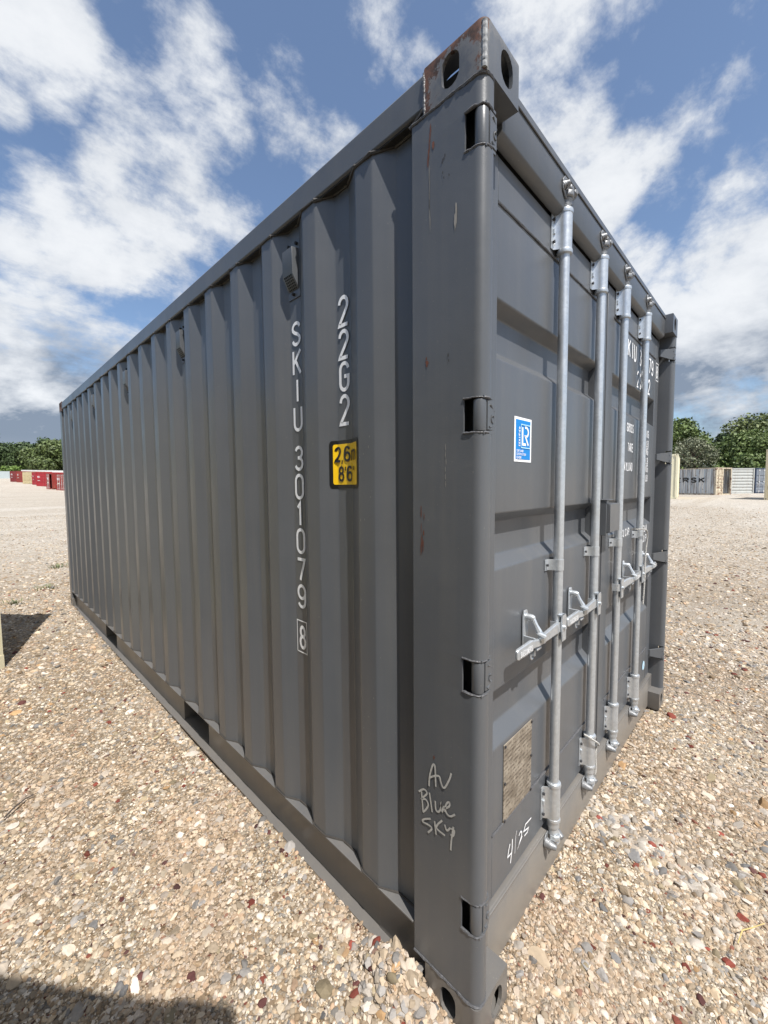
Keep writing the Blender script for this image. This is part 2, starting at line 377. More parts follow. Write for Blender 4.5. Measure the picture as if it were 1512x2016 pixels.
# ================================================================== THE GREY CONTAINER
L, WD, H = 6.058, 2.438, 2.591
box_root = empty('shipping_container', (0, 0, 0))
tag(box_root, 'large dark grey corrugated container filling the middle, galvanised bars on its closed doors', 'shipping container')
# --- corner castings: hollow, with the oval side, end and top apertures
def stadium(w, h, n=8):
    r = min(w, h)/2; P = []
    if h >= w:
        P = [(r*math.cos(R_(a)), h/2-r+r*math.sin(R_(a))) for a in np.linspace(0, 180, n)] + [(r*math.cos(R_(a)), -h/2+r+r*math.sin(R_(a))) for a in np.linspace(180, 360, n)]
    else:
        P = [(-w/2+r+r*math.cos(R_(a)), r*math.sin(R_(a))) for a in np.linspace(90, 270, n)] + [(w/2-r+r*math.cos(R_(a)), r*math.sin(R_(a))) for a in np.linspace(-90, 90, n)]
    return P
def casting_mesh():
    a = MB().box(0, .162, 0, .178, 0, .118).build('tmp', None)
    bm = bmesh.new(); bm.from_mesh(a.data)
    es = [e for e in bm.edges if abs(e.verts[0].co.x) < 1e-5 and abs(e.verts[1].co.x) < 1e-5 and abs(e.verts[0].co.y) < 1e-5 and abs(e.verts[1].co.y) < 1e-5]
    bmesh.ops.bevel(bm, geom=es, offset=.020, segments=6, affect='EDGES', profile=.5)
    es = [e for e in bm.edges if abs(e.verts[0].co.z-.118) < 1e-5 and abs(e.verts[1].co.z-.118) < 1e-5]
    bmesh.ops.bevel(bm, geom=es, offset=.010, segments=3, affect='EDGES', profile=.5)
    bm.to_mesh(a.data); bm.free()
    cut = [MB().box(.010, .152, .010, .168, .010, .098).build('tmp', None)]
    cut.append(MB().prism([(.097+p[0], .056+p[1]) for p in stadium(.052, .080)], -.02, .03, 'x').build('tmp', None))
    cut.append(MB().prism([(.100+p[0], .058+p[1]) for p in stadium(.060, .080)], -.02, .03, 'y').build('tmp', None))
    cut.append(MB().prism([(.088+p[0], .106+p[1]) for p in stadium(.076, .124)], .08, .15, 'z').build('tmp', None))
    for c in cut:
        m = a.modifiers.new('x', 'BOOLEAN'); m.operation = 'DIFFERENCE'; m.object = c; m.solver = 'EXACT'
    dg = bpy.context.evaluated_depsgraph_get(); me = bpy.data.meshes.new_from_object(a.evaluated_get(dg))
    for c in cut + [a]:
        d = c.data; bpy.data.objects.remove(c); bpy.data.meshes.remove(d)
    return me
CM = casting_mesh()
def casting(ix, iy, iz, mat):
    me = CM.copy(); sx, sy, sz = (-1 if ix else 1), (-1 if iy else 1), (1 if iz else -1)
    T = Matrix.Translation((WD*ix, L*iy, (H-.118) if iz else .118)) @ Matrix.Diagonal((sx, sy, sz, 1)); me.transform(T)
    if sx*sy*sz < 0: me.flip_normals()
    me.materials.clear(); me.materials.append(mat); me.name = 'corner_casting'
    o = bpy.data.objects.new('corner_casting', me); C.objects.link(o); o.parent = box_root
    for p in me.polygons: p.use_smooth = True
    me.set_sharp_from_angle(angle=R_(25))
    return o
for ix in (0, 1):
    for iy in (0, 1):
        for iz in (0, 1):
            o = casting(ix, iy, iz, M_cast if (ix, iy, iz) in ((0, 0, 1), (0, 1, 1)) else M_low)
            if (ix, iy, iz) == (0, 0, 1): o['label'] = 'rust-edged grey corner fitting'
# --- weld beads
def bead(mb, pts, r=.004, step=.008, amp=.35):
    P = [Vector(pts[0])]
    for a, b in zip(pts, pts[1:]):
        a, b = Vector(a), Vector(b); n = max(1, int((b-a).length/step))
        for i in range(1, n+1): P.append(a.lerp(b, i/n))
    rs = [r*(1+amp*(random.random()*2-1)+.12*math.sin(i*2.1)) for i in range(len(P))]
    P = [p+Vector([(random.random()-.5)*r*.5 for _ in range(3)]) for p in P]
    mb.tube(P, r, 6, rs=rs)
wb = MB()
for z in (2.471, .122):
    bead(wb, [(.0025, .222, z), (.0025, .03, z), (.006, .012, z), (.014, .005, z), (.028, .0025, z), (.040, .0030, z), (.056, .012, z)], .0042, .010, .22)
bead(wb, [(.001, .178, 2.474), (.001, .179, 2.575)], .004)
bead(wb, [(.002, .184, 2.488), (.002, .228, 2.470)], .004)
for (z0, z1) in ((2.315, 2.405), (1.650, 1.735), (.985, 1.074), (.322, .412)):
    for z in (z0, z1):
        bead(wb, [(.0025, .057, z), (.0025, .030, z), (.008, .0115, z), (.019, .0045, z), (.034, .003, z)], .0030, amp=.35)
wo = wb.split('weld_bead', M_bead, box_root, True)
# bright ground-down seam up the outer corner of the top casting
cs = MB(); cs.tube([(.0075+.0004*math.sin(i*1.9), .0075, 2.476+i*.0035) for i in range(30)], .0, 8, rs=[.0075+.0005*math.sin(i*1.3)+.0003*math.sin(i*2.9) for i in range(30)])
cs.split('weld_bead', simple('ground_weld', (.27, .275, .275), .45, .1, var=.35, nscale=50, bump=.2), box_root, True)
# --- rear corner posts with hinge cut-outs
CUT = [(2.315, 2.405), (1.650, 1.735), (.985, 1.074), (.322, .412)]
def post(mx):
    mb = MB(); T = (lambda p: (WD-p[0], p[1])) if mx else (lambda p: p)
    def sp(path, t, a, b):
        path = [T(p) for p in path]
        strip_prism(mb, path, (-t if mx else t), a, b)
    ar = [(.029-.027*math.cos(R_(a)), .029-.027*math.sin(R_(a))) for a in np.linspace(0, 90, 8)]
    ar2 = [(.036+.026*math.sin(R_(a)), .028-.026*math.cos(R_(a))) for a in np.linspace(0, 90, 7)]
    full = [(.048, .226), (.008, .226), (.002, .220)] + ar + ar2 + [(.062, .088), (.098, .088)]
    partA = [(.048, .226), (.008, .226), (.002, .220), (.002, .056)]
    partB = [(.062, .034), (.062, .088), (.098, .088)]
    zs = [.118] + [z for c in sorted(CUT) for z in c] + [2.473]
    for i in range(len(zs)-1):
        if i % 2 == 0: sp(full, .006, zs[i], zs[i+1])
        else: sp(partA, .006, zs[i], zs[i+1]); sp(partB, .006, zs[i], zs[i+1])
    return mb.build('corner_post', M_paint if True else None, box_root, True)
p1 = post(False); p2 = post(True)
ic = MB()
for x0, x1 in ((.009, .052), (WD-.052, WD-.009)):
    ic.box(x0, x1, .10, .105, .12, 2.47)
ic.split('post_cavity_shade', M_dark, box_root)  # near-black filler plates, painting the shade inside the hinge cut-outs
# front posts
for mx in (0, 1):
    mb = MB(); ar = [(.022-.020*math.cos(R_(a)), L-.022+.020*math.sin(R_(a))) for a in np.linspace(0, 90, 6)]
    P = [(.002, L-.14)] + ar + [(.10, L-.002), (.10, L-.14)]
    if mx: P = [(WD-x, y) for x, y in P]
    mb.prism(P, .118, 2.473, 'z'); mb.build('corner_post', M_paint, box_root, True)
# --- corrugated side panels
PIT_, Y0, XI, XO = .2805, .449, .038, .004
def prof(y):
    """depth x of the side skin at y"""
    k = (y-(Y0-.140))/PIT_; 
    if y < Y0-.140 or y > 5.83: return XI
    u = (k % 1)*PIT_
    if u < .068: return XI+(XO-XI)*u/.068
    if u < .140: return XO
    if u < .208: return XO+(XI-XO)*(u-.140)/.068
    return XI
def fillet(pts, r, n=3):
    out_ = [pts[0]]
    for a, b, c in zip(pts, pts[1:], pts[2:]):
        A, B, Cc = Vector(a), Vector(b), Vector(c)
        d1 = (A-B).normalized(); d2 = (Cc-B).normalized(); s = B+d1*r; e = B+d2*r
        for i in range(n+1):
            t = i/n; out_.append(tuple((1-t)**2*s+2*t*(1-t)*B+t*t*e))
    out_.append(pts[-1]); return out_
pts = [(XI, .215)]
for k in range(20):
    y = Y0-.140+PIT_*k
    pts += [(XI, y), (XO, y+.068), (XO, y+.140), (XI, y+.208)]
pts.append((XI, L-.13))
pts = fillet(pts, .005, 3)
def panel(mirror):
    mb = MB(); zs = list(np.linspace(.206, 2.5, 34)); n = len(pts); P = [((WD-x) if mirror else x, y) for x, y in pts]
    def dent(y, z):
        e = min(1, (z-.206)/.15, (2.5-z)/.15)
        return e*(.0004*math.sin(3.1*y+2.3*z+1)+.0003*math.sin(7.3*y-4.1*z)+.0003*math.sin(13*z+5*y)*math.sin(4*y+2))
    vs = [(x+dent(y, z), y, z) for z in zs for x, y in P]
    fs = [(j*n+i, j*n+i+1, (j+1)*n+i+1, (j+1)*n+i) for j in range(len(zs)-1) for i in range(n-1)]
    mb.add(vs, fs); return mb.build('side_panel', M_paint, box_root, True, fix=False)
panel(False); panel(True)
# weld zigzag where the sheet meets the rails
sw = MB(); zz_ = [(p[0]-.002, p[1]) for p in pts if p[1] < 5.9]
P = [(x, y, .2075) for x, y in zz_]; bead(sw, P, .0032, .03, .3)
P = [(x, y, 2.490) for x, y in zz_]; bead(sw, P, .005, .03, .5)
sw.split('weld_bead', simple('dark_weld', (.05, .045, .04), .6, var=.4, nscale=40), box_root, True)
# --- rails
for mx in (0, 1):
    X = (lambda x: WD-x) if mx else (lambda x: x)
    def bx(mb, x0, x1, *a): 
        x0, x1 = sorted((X(x0), X(x1))); mb.box(x0, x1, *a)
    mb = MB(); bx(mb, .010, .050, .23, L-.15, 2.4885, 2.4925); mb.build('rail_shade_strip', M_rail_shade, box_root)  # dark strip painting in the shade of the cavities under the rail
    mb = MB(); bx(mb, .003, .063, .178, L-.178, 2.493, 2.578); mb.build('top_side_rail', M_paint, box_root, bev=.006)
    mb = MB()
    bx(mb, .001, .060, .226, L-.14, .200, .206)           # upper flange
    for a, b in ((.19, 1.80), (2.18, 3.865), (4.28, L-.17)): bx(mb, .036, .041, a, b, .020, .200)
    for a, b in ((1.80, 2.18), (3.865, 4.28)): bx(mb, .036, .041, a, b, .168, .200)
    bx(mb, .0, .060, .19, L-.17, .008, .018)              # lower flange, sticks out
    bx(mb, .0335, .0357, .19, .40, .0185, .1995)           # doubler plate next to the casting
    mb.build('bottom_side_rail', M_low, box_root, bev=.0015)
mb = MB()
for a, b in ((1.80, 2.18), (3.865, 4.28)):
    mb.box(.041, WD-.041, a-.005, a, .02, .168); mb.box(.041, WD-.041, b, b+.005, .02, .168)
    mb.box(.041, WD-.041, a, b, .163, .168); mb.box(.0415, WD-.0415, a, b, .0185, .023)
mb.split('pocket_wall', M_low, box_root)
# --- roof, front wall, floor
mb = MB(); n = 60
ys = np.linspace(.10, L-.10, n); vs = []; fs = []
for i, y in enumerate(ys):
    z = 2.562 + (.016 if (i % 4) in (0, 1) else 0)
    vs += [(.06, y, z), (WD-.06, y, z)]
for i in range(n-1): fs.append((2*i, 2*i+1, 2*i+3, 2*i+2))
mb.add(vs, fs); mb.build('roof_panel', M_paint, box_root)
mb = MB(); xs = []
x = .1
P = [(.10, L-.05)]
while x < WD-.2: P += [(x+.02, L-.05), (x+.07, L-.012), (x+.14, L-.012), (x+.19, L-.05)]; x += .25
P += [(WD-.10, L-.05)]
strip_prism(mb, P, .003, .15, 2.50); mb.box(.1, WD-.1, L-.09, L-.006, .02, .15); mb.box(.1, WD-.1, L-.09, L-.006, 2.50, 2.578)
mb.build('front_wall', M_paint, box_root)
mb = MB(); mb.box(.06, WD-.06, .13, L-.09, .170, .199); mb.build('floor', simple('plywood', (.2, .13, .08), .8), box_root)
# --- door header and sill
mb = MB()
mb.prism([(.045, 2.580), (.045, 2.458), (.048, 2.454), (.066, 2.442), (.078, 2.442), (.078, 2.470), (.12, 2.470), (.12, 2.580)], .162, WD-.162, 'x')
mb.box(.162, WD-.162, .040, .0448, 2.562, 2.584)
mb.build('door_header', M_paint, box_root, bev=.002)
mb = MB(); mb.box(.10, WD-.10, .090, .110, 2.446, 2.4695); mb.build('drip_channel', M_dark, box_root)
mb = MB()
mb.prism([(.066, .015), (.066, .196), (.074, .206), (.115, .206), (.13, .19), (.13, .015)], .162, WD-.162, 'x')
mb.box(.063, WD-.063, .0665, .1145, .119, .2055)
mb.build('door_sill', paint('sill_paint', tuple(c*1.1 for c in GREY), .30), box_root, bev=.002)
# --- doors
YO, YI = .079, .122
ZP = [2.400, 2.313, (2.3125, 'g'), 2.049, 2.022, 1.924, 1.888, 1.432, 1.404, 1.303, 1.270, .885, .855, .748, .705, .440]
def door(x0, x1, st=.094):
    """x0 hinge/seam edges in world x"""
    d = MB()
    # stiles and rails
    for a, b in ((x0, x0+st), (x1-st, x1)): d.box(a, b, YO, YO+.05, .222, 2.434)
    d.box(x0+st, x1-st, YO+.001, YO+.05, 2.316, 2.434)
    d.box(x0+st, x1-st, YO+.001, YO+.05, .222, .428)
    o = d.build('door', M_paint, box_root, bev=.003)
    pz = [(YO+.004, 2.3155), (YO+.0035, 2.309), (YO+.0015, 2.304)]
    rec = [(2.052, 2.026, 1.922, 1.886), (1.436, 1.408, 1.301, 1.268), (.892, .862, .748, .706)]
    for a, b, c, e in rec: pz += [(YO+.0015, a), (YI, b), (YI, c), (YO+.0015, e)]
    pz += [(YO+.0015, .437), (YO+.004, .4285)]
    pz = fillet(pz, .006, 3)
    xs = [x0+st, x1-st]; vs = [(x, y, z) for x in xs for y, z in pz]; n = len(pz)
    m = MB().add(vs, [(i, i+1, n+i+1, n+i) for i in range(n-1)])
    m.build('door_panel', M_paint, o, True, fix=False)
    w = MB()
    bead(w, [(x0+st, YO+.0015, 2.313), (x1-st, YO+.0015, 2.313)], .0035, .02, .25)
    bead(w, [(x0+st, YO+.001, .431), (x1-st, YO+.001, .431)], .0035, .02, .25)
    w.split('weld_bead', M_bead, o, True)
    g = MB()
    for a, b in ((x0-.014, x0), (x1, x1+.007)): g.box(a, b, YO+.012, YO+.04, .215, 2.438)
    g.box(x0, x1, YO+.012, YO+.04, 2.434, 2.4445); g.box(x0, x1, YO+.012, YO+.04, .208, .222)
    g.build('door_gasket', M_rubber, o, bev=.003)
    return o
dL = door(.114, 1.210); dR = door(1.228, 2.324)
# back faces of the recess ends are closed by the stiles; backing sheet keeps the inside dark
mb = MB(); mb.box(.115, WD-.115, .150, .154, .21, 2.41); mb.build('door_lining', M_dark, box_root)
# --- hinges
def hinge(par, z0, z1, mx):
    m = MB(); X = (lambda x: WD-x) if mx else (lambda x: x)
    zc = (z0+z1)/2
    m.lathe([(0, z0+.003), (.0155, z0+.004), (.0165, z0+.008), (.0165, z1-.008), (.0155, z1-.004), (0, z1-.003)], X(.021), .021, 16)
    # leaf: tapering blade from the barrel on to the door stile
    h0, h1 = z0+.008, z1-.008
    def pl(off):
        A = [(.028, .003+off), (.060, .004+off), (.078, .022+off), (.128, .068+off)]
        return A
    up_ = [h1, h1, h1-.004, h1-.012]; dn_ = [h0, h0, h0+.003, h0+.020]
    F = pl(0); Bk = pl(.012); vs = []
    for (x, y), u, d_ in zip(F, up_, dn_): vs += [(X(x), y, u), (X(x), y, d_)]
    for (x, y), u, d_ in zip(Bk, up_, dn_): vs += [(X(x), y, u), (X(x), y, d_)]
    fs = []
    for i in range(3):
        a, b, c, e = 2*i, 2*i+1, 2*i+3, 2*i+2; fs.append((a, b, c, e)); fs.append((a+8, e+8, c+8, b+8))
        fs.append((a, e, e+8, a+8)); fs.append((b, b+8, c+8, c))
    fs += [(0, 8, 9, 1), (6, 7, 15, 14)]
    m.add(vs, fs)
    o = m.build('hinge', M_paint, par, True)
    # forging marks and lugs
    g = MB()
    g.tube([(X(.040), .0025, h1-.008), (X(.066), .008, h1-.022)], .0024, 6)
    g.tube([(X(.036), .0025, h0+.006), (X(.068), .009, h0+.012)], .0024, 6)
    ring = [(X(.052+.006*math.cos(a)), .0028, zc-.008+.009*math.sin(a)) for a in np.linspace(.6, 5.2, 10)]
    g.tube(ring, .0018, 6)
    for z in (z1+.001, z0-.001): g.box(*sorted((X(.012), X(.056))), .004, .030, z-.003, z+.003)
    g.build('hinge_lug', M_paint, o, True)
for z0, z1 in CUT: hinge(dL, z0, z1, False)
for z0, z1 in CUT: hinge(dR, z0, z1, True)
# --- locking bars
YB = .050
def flangepoly(r, w, yb=YB, ys=YO-.003):
    a = [(-w, ys), (-r-.010, ys), (-r-.001, yb+.012)]
    a += [(-r*math.cos(R_(t)), yb-r*math.sin(R_(t))) for t in np.linspace(0, 180, 12)]
    a += [(r+.001, yb+.012), (r+.010, ys), (w, ys)]
    return a
def locking_bar(x, side, label):
    """side -1: handle reaches left, +1: right"""
    R0 = .0170
    m = MB()
    m.lathe([(0, .215), (R0, .216), (R0, 2.520), (0, 2.522)], x, YB, 20)
    for a, b in ((2.448, 2.462), (2.316, 2.330), (.386, .400), (.250, .262)):   # collars
        m.lathe([(R0, a-.002), (R0+.008, a), (R0+.0095, (a+b)/2), (R0+.008, b), (R0, b+.002)], x, YB, 20)
    m.lathe([(R0, .225), (R0+.005, .227), (R0+.005, .248), (R0, .250)], x, YB, 20)
    bar = m.build('locking_bar', M_galv, box_root, True); bar['label'] = label
    # bearing brackets
    for z0, z1, w, tk in ((2.330, 2.448, .050, .003), (.262, .386, .050, .003)):
        b = MB(); P = [(x+p[0], p[1]) for p in flangepoly(R0+.0065, w)]
        strip_prism(b, P, tk, z0, z1); br = b.build('bearing_bracket', M_galv, bar, True, bev=.0)
        for zz in (z0+.022, z1-.022):
            for sx in (-1, 1):
                bb = MB(); bb.tube([(x+sx*(w-.009), YO-.005, zz), (x+sx*(w-.009), YO-.012, zz)], .0055, 6); bb.build('bolt', M_bolt, br, False)
        for sx in (-1,):
            bb = MB(); bb.tube([(x+sx*(w-.016), YO-.006, (z0+z1)/2-.008), (x+sx*(w-.016), YO-.006, (z0+z1)/2+.008)], .004, 6)
            bb.build('bracket_tab', M_galv, br, True)
    b = MB(); P = [(x+p[0], p[1]) for p in flangepoly(R0+.002, .052)]
    strip_prism(b, P, .003, 1.210, 1.250); br = b.build('guide_bracket', M_galv, bar, True)
    for sx in (-1, 1):
        bb = MB(); bb.tube([(x+sx*.043, YO-.005, 1.230), (x+sx*.043, YO-.011, 1.230)], .005, 6); bb.build('bolt', M_bolt, br)
    # cams and keepers, top and bottom
    for s, zb in ((1, 2.470), (-1, .228)):
        c = MB()
        zt = zb + s*.052
        c.tube([(x, YB, zb-s*.005), (x, YB, zb+s*.016), (x, YB-.003, zb+s*.03)], .0, 10, rs=[.0185, .0185, .0225])
        hk = [(-.030, YB+.004), (-.028, YB-.020), (-.010, YB-.034), (.012, YB-.030), (.026, YB-.012), (.034, YB+.004), (.022, YB+.006), (.014, YB-.006), (-.012, YB-.008), (-.018, YB+.006)]
        za, zc = sorted((zb+s*.026, zb+s*.048))
        hk = [(p[0]*.85, YB+(p[1]-YB)*.85) for p in hk]; vs = [(x+p[0], p[1], za) for p in hk]+[(x+p[0]*.9, p[1], zc) for p in hk]; n = len(hk)
        fs = [tuple(range(n))[::-1], tuple(range(n, 2*n))]+[(i, (i+1) % n, n+(i+1) % n, n+i) for i in range(n)]
        c.add(vs, fs)
        za, zc = sorted((zb+s*.048, zb+s*.066))
        c.box(x-.012, x+.016, YB-.024, YB+.004, za, zc)
        co = c.build('cam_end', M_galvd if s > 0 else M_galv, bar, True, bev=.005)
        k = MB(); yf = .045 if s > 0 else .066
        z1_, z2_ = sorted((zb+s*.020, zb+s*.085))
        k.prism([(x-.050, z1_+.020), (x-.030, z1_), (x+.030, z1_), (x+.050, z1_+.020), (x+.050, z2_-.016), (x+.034, z2_), (x-.034, z2_), (x-.050, z2_-.016)], yf-.006, yf-.001, 'y')
        for sx in (-1, 1):
            h1, h2 = sorted((zb+s*.030, zb+s*.078))
            k.tube([(x+sx*.034, yf-.004, (h1+h2)/2), (x+sx*.036, YB-.008, (h1+h2)/2), (x+sx*.030, YB-.026, (h1+h2)/2+s*.004)], .0, 10, rs=[.019, .015, .009])
        k.build('cam_keeper', M_galvd, bar, True, bev=.0015)
    # hub clip, handle, catch
    zc = 1.005
    b = MB()
    hp = [(-.028, .064)]+[(-.026*math.cos(R_(t)), YB-.026*math.sin(R_(t))) for t in np.linspace(0, 180, 10)]+[(.028, .064)]
    strip_prism(b, [(x+p[0], p[1]) for p in hp], .004, zc-.018, zc+.018)
    b.prism([(x-.017, zc-.052), (x+.017, zc-.052), (x+.020, zc+.030), (x+.014, zc+.044), (x-.014, zc+.044), (x-.020, zc+.030)], YB-.0265, YB-.0215, 'y')
    b.box(x-.016, x+.016, YB-.0245, YB-.004, zc+.038, zc+.044)
    b.tube([(x+side*.002, YB-.026, zc-.002), (x+side*.002, YB-.033, zc-.002)], .008, 10)
    b.build('handle_hub', M_galv, bar, True)
    h = MB(); secs = []
    for t, hh, th, zz, yy in ((.014, .034, .012, 1.004, YB-.008), (.040, .038, .013, 1.008, YB-.016), (.08, .036, .012, 1.014, YB-.022), (.16, .030, .012, 1.012, YB-.024), (.22, .024, .012, 1.008, YB-.024), (.257, .024, .011, 1.012, YB-.022),
                              (.262, .036, .011, 1.010, YB-.021), (.352, .034, .010, 1.006, YB-.018), (.360, .022, .008, 1.006, YB-.018)):
        xx = x+side*t; secs.append([(xx, yy-th/2, zz-hh/2), (xx, yy+th/2, zz-hh/2), (xx, yy+th/2, zz+hh/2), (xx, yy-th/2, zz+hh/2)])
    vs = [p for q_ in secs for p in q_]; fs = [(0, 1, 2, 3), tuple(range(len(vs)-4, len(vs)))[::-1]]
    for i in range(len(secs)-1):
        for k in range(4): fs.append((4*i+k, 4*i+(k+1) % 4, 4*i+4+(k+1) % 4, 4*i+4+k))
    h.add(vs, fs); hd = h.build('handle', M_galv, bar, True, bev=.002)
    hl = MB(); s0 = min(x+side*.266, x+side*.352)
    text(hl, 'SAECOMERS', s0+.003, .998, .0070, .018, .0022, lambda a, z: (a, YB-.0275, z), .3)
    hl.build('embossed_lettering', M_white, hd)
    ct = MB(); cx = x+side*.212
    ct.prism([(cx-.014, .945), (cx+.014, .945), (cx+.018, .96), (cx+.017, 1.088), (cx+.009, 1.104), (cx-.009, 1.104), (cx-.017, 1.088), (cx-.018, .96)], YO-.008, YO-.002, 'y')
    ct.box(cx-.017, cx-.011, YB-.018, YO-.008, .962, 1.022); ct.box(cx-.017, cx+.017, YB-.026, YO-.008, .982, .989)
    ct.tube([(cx, YO-.008, 1.082), (cx, YO-.030, 1.082), (cx, YO-.038, 1.082)], .0, 10, rs=[.012, .012, .008])
    cc = ct.build('handle_catch', M_galv, bar, True, bev=.001)
    lt = MB()
    a = [(cx, YO-.030, 1.083), (cx, YO-.042, 1.060), (cx, YB-.024, 1.040), (cx-side*.002, YB-.034, 1.026), (cx-side*.008, YB-.034, 1.008)]
    lt.tube(a, .0, 8, rs=[.008, .008, .011, .014, .009])
    ring = [(cx+.010*math.cos(t)+side*.014, YB-.006, .964+.014*math.sin(t)) for t in np.linspace(0, 6.283, 13)]
    lt.tube(ring, .004, 6, cap=False)
    lt.build('swing_latch', M_galv, cc, True)
    return bar
locking_bar(.618, -1, 'outermost galvanised locking bar of the near door'); locking_bar(1.024, -1, 'inner galvanised locking bar of the near door')
locking_bar(1.385, 1, 'inner galvanised locking bar of the far door'); locking_bar(1.818, 1, 'outermost galvanised locking bar of the far door')
# lock box across the door gap
mb = MB(); mb.box(1.115, 1.265, .016, .020, 1.305, 1.432); mb.box(1.115, 1.119, .020, .078, 1.305, 1.432); mb.box(1.261, 1.265, .020, .078, 1.305, 1.432)
mb.box(1.119, 1.261, .020, .078, 1.428, 1.432); mb.box(1.108, 1.1145, .030, .078, 1.290, 1.448); mb.box(1.105, 1.17, .018, .078, 1.4485, 1.452)
mb.build('lock_box', M_paint, box_root, bev=.0015)
mb = MB(); mb.box(1.12, 1.26, .030, .070, 1.30, 1.306); mb.build('lock_box_opening', M_dark, box_root)
# --- ventilators
for k in (1, 5, 9, 13, 17):
    yc = Y0+.103+PIT_*k; xb = XI
    y0, y1 = yc-.040, yc+.038; z0, z1 = 2.232, 2.440
    m = MB(); m.box(xb-.004, xb-.0005, y0, y1, z0, z1)
    hx = xb-.033
    P = [(xb-.004, z1-.034), (hx, z1-.040), (hx, z0+.075), (xb-.006, z0+.030), (xb-.004, z0+.030)]
    m.prism([(p[0], p[1]) for p in P], y0+.007, y1-.006, 'y')
    v = m.build('ventilator', M_paint, box_root, bev=.003)
    g = MB(); n = 6
    for i in range(n):
        for j in range(5):
            t0, t1 = (i+.18)/n, (i+.82)/n; a, b = y0+.013+(y1-y0-.026)*(j+.15)/5, y0+.013+(y1-y0-.026)*(j+.85)/5
            def Pp(t, y): return (hx+(xb-.006-hx)*t-.0009, y, z0+.075+(-.045)*t-.0009)
            g.add([Pp(t0, a), Pp(t0, b), Pp(t1, b), Pp(t1, a)], [(0, 1, 2, 3)])
    g.build('vent_grille', M_dark, v, fix=False)
    g = MB()
    for (yy, zz) in ((y0+.016, z1-.016), (y1-.014, z1-.013), (yc, z0+.015)):
        g.tube([(xb-.004, yy, zz), (xb-.012, yy, zz)], .006, 8)
    g.split('rivet', M_dark, v, True)
# --- side lettering
def fside(s, z): return (prof(-s)-.0012, -s, z)
sl = MB(); w = .060
for ch, zt, zb in (('S', 2.148, 2.056), ('K', 2.046, 1.946), ('I', 1.936, 1.842), ('U', 1.832, 1.733), ('3', 1.679, 1.581), ('0', 1.571, 1.469), ('1', 1.461, 1.363), ('0', 1.357, 1.254), ('7', 1.239, 1.143), ('9', 1.133, 1.035)):
    glyph(sl, ch, -.858, zb, w, zt-zb, .0125, fside)
glyph(sl, '8', -.850, .868, .046, .098, .0125, fside)
ribbon(sl, [(-.864, .855), (-.798, .855), (-.798, .983), (-.864, .983), (-.864, .855)], .0045, fside)
sl.build('identification_number', M_white, box_root, fix=False)
sl = MB()
for ch, zt, zb in (('2', 2.156, 2.053), ('2', 2.046, 1.946), ('G', 1.941, 1.840), ('2', 1.832, 1.726)):
    glyph(sl, ch, -.578, zb, .054, zt-zb, .0125, fside)
sl.build('size_code', M_white, box_root, fix=False)
# yellow height decal wraps the rib
def decal(y0, y1, z0, z1, off, rr, name, mat, par):
    """y0 > y1; rounded rectangle laid on the corrugation"""
    m = MB(); n = 46; vs = []; fs = []
    for i in range(n+1):
        y = y0+(y1-y0)*i/n; d = min(y0-y, y-y1); ins = 0
        if d < rr: ins = rr-math.sqrt(max(0, rr*rr-(rr-d)**2))
        vs += [(prof(y)-off, y, z0+ins), (prof(y)-off, y, z1-ins)]
    for i in range(n): fs.append((2*i, 2*i+2, 2*i+3, 2*i+1))
    return m.add(vs, fs).build(name, mat, par, fix=False)
st = decal(.620, .452, 1.513, 1.678, .0016, .012, 'height_sticker', M_black, box_root)
decal(.606, .462, 1.526, 1.665, .0028, .006, 'sticker_face', M_yellow, st)
t = MB()
def fst(s, z): return (prof(-s)-.0040, -s, z)
glyph(t, '2', -.600, 1.603, .030, .054, .0085, fst); glyph(t, ',', -.570, 1.603, .012, .054, .006, fst); glyph(t, '6', -.555, 1.603, .034, .054, .0085, fst); glyph(t, 'm', -.518, 1.603, .046, .054, .0075, fst)
glyph(t, '8', -.586, 1.536, .032, .054, .0085, fst); glyph(t, "'", -.554, 1.536, .012, .054, .0060, fst); glyph(t, '6', -.542, 1.536, .032, .054, .0085, fst); glyph(t, '"', -.506, 1.536, .024, .054, .0060, fst)
t.build('sticker_lettering', M_black, st, fix=False)
# --- chalk writing
CH = [[(0.163, 0.669), (0.16, 0.703), (0.151, 0.735), (0.144, 0.742), (0.141, 0.728), (0.139, 0.68)], [(0.16, 0.696), (0.14, 0.712), (0.126, 0.716), (0.122, 0.704), (0.115, 0.692), (0.107, 0.696), (0.093, 0.726), (0.087, 0.746)], [(0.191, 0.638), (0.185, 0.578)], [(0.201, 0.632), (0.182, 0.649), (0.171, 0.642), (0.191, 0.615), (0.176, 0.622), (0.166, 0.612), (0.174, 0.593), (0.186, 0.577)], [(0.162, 0.65), (0.152, 0.597)], [(0.141, 0.637), (0.139, 0.613), (0.13, 0.611), (0.122, 0.626), (0.121, 0.641), (0.118, 0.617)], [(0.118, 0.617), (0.111, 0.636), (0.108, 0.624)], [(0.107, 0.634), (0.094, 0.648), (0.093, 0.659), (0.1, 0.655), (0.107, 0.637), (0.102, 0.623), (0.089, 0.622), (0.075, 0.636)], [(0.157, 0.575), (0.18, 0.56), (0.186, 0.549), (0.162, 0.552), (0.153, 0.547), (0.167, 0.527)], [(0.143, 0.576), (0.138, 0.539)], [(0.117, 0.594), (0.137, 0.561), (0.107, 0.556)], [(0.109, 0.586), (0.102, 0.573), (0.09, 0.588)], [(0.08, 0.597), (0.086, 0.56), (0.089, 0.524)], [(0.088, 0.587), (0.077, 0.588), (0.081, 0.571), (0.09, 0.569)]]
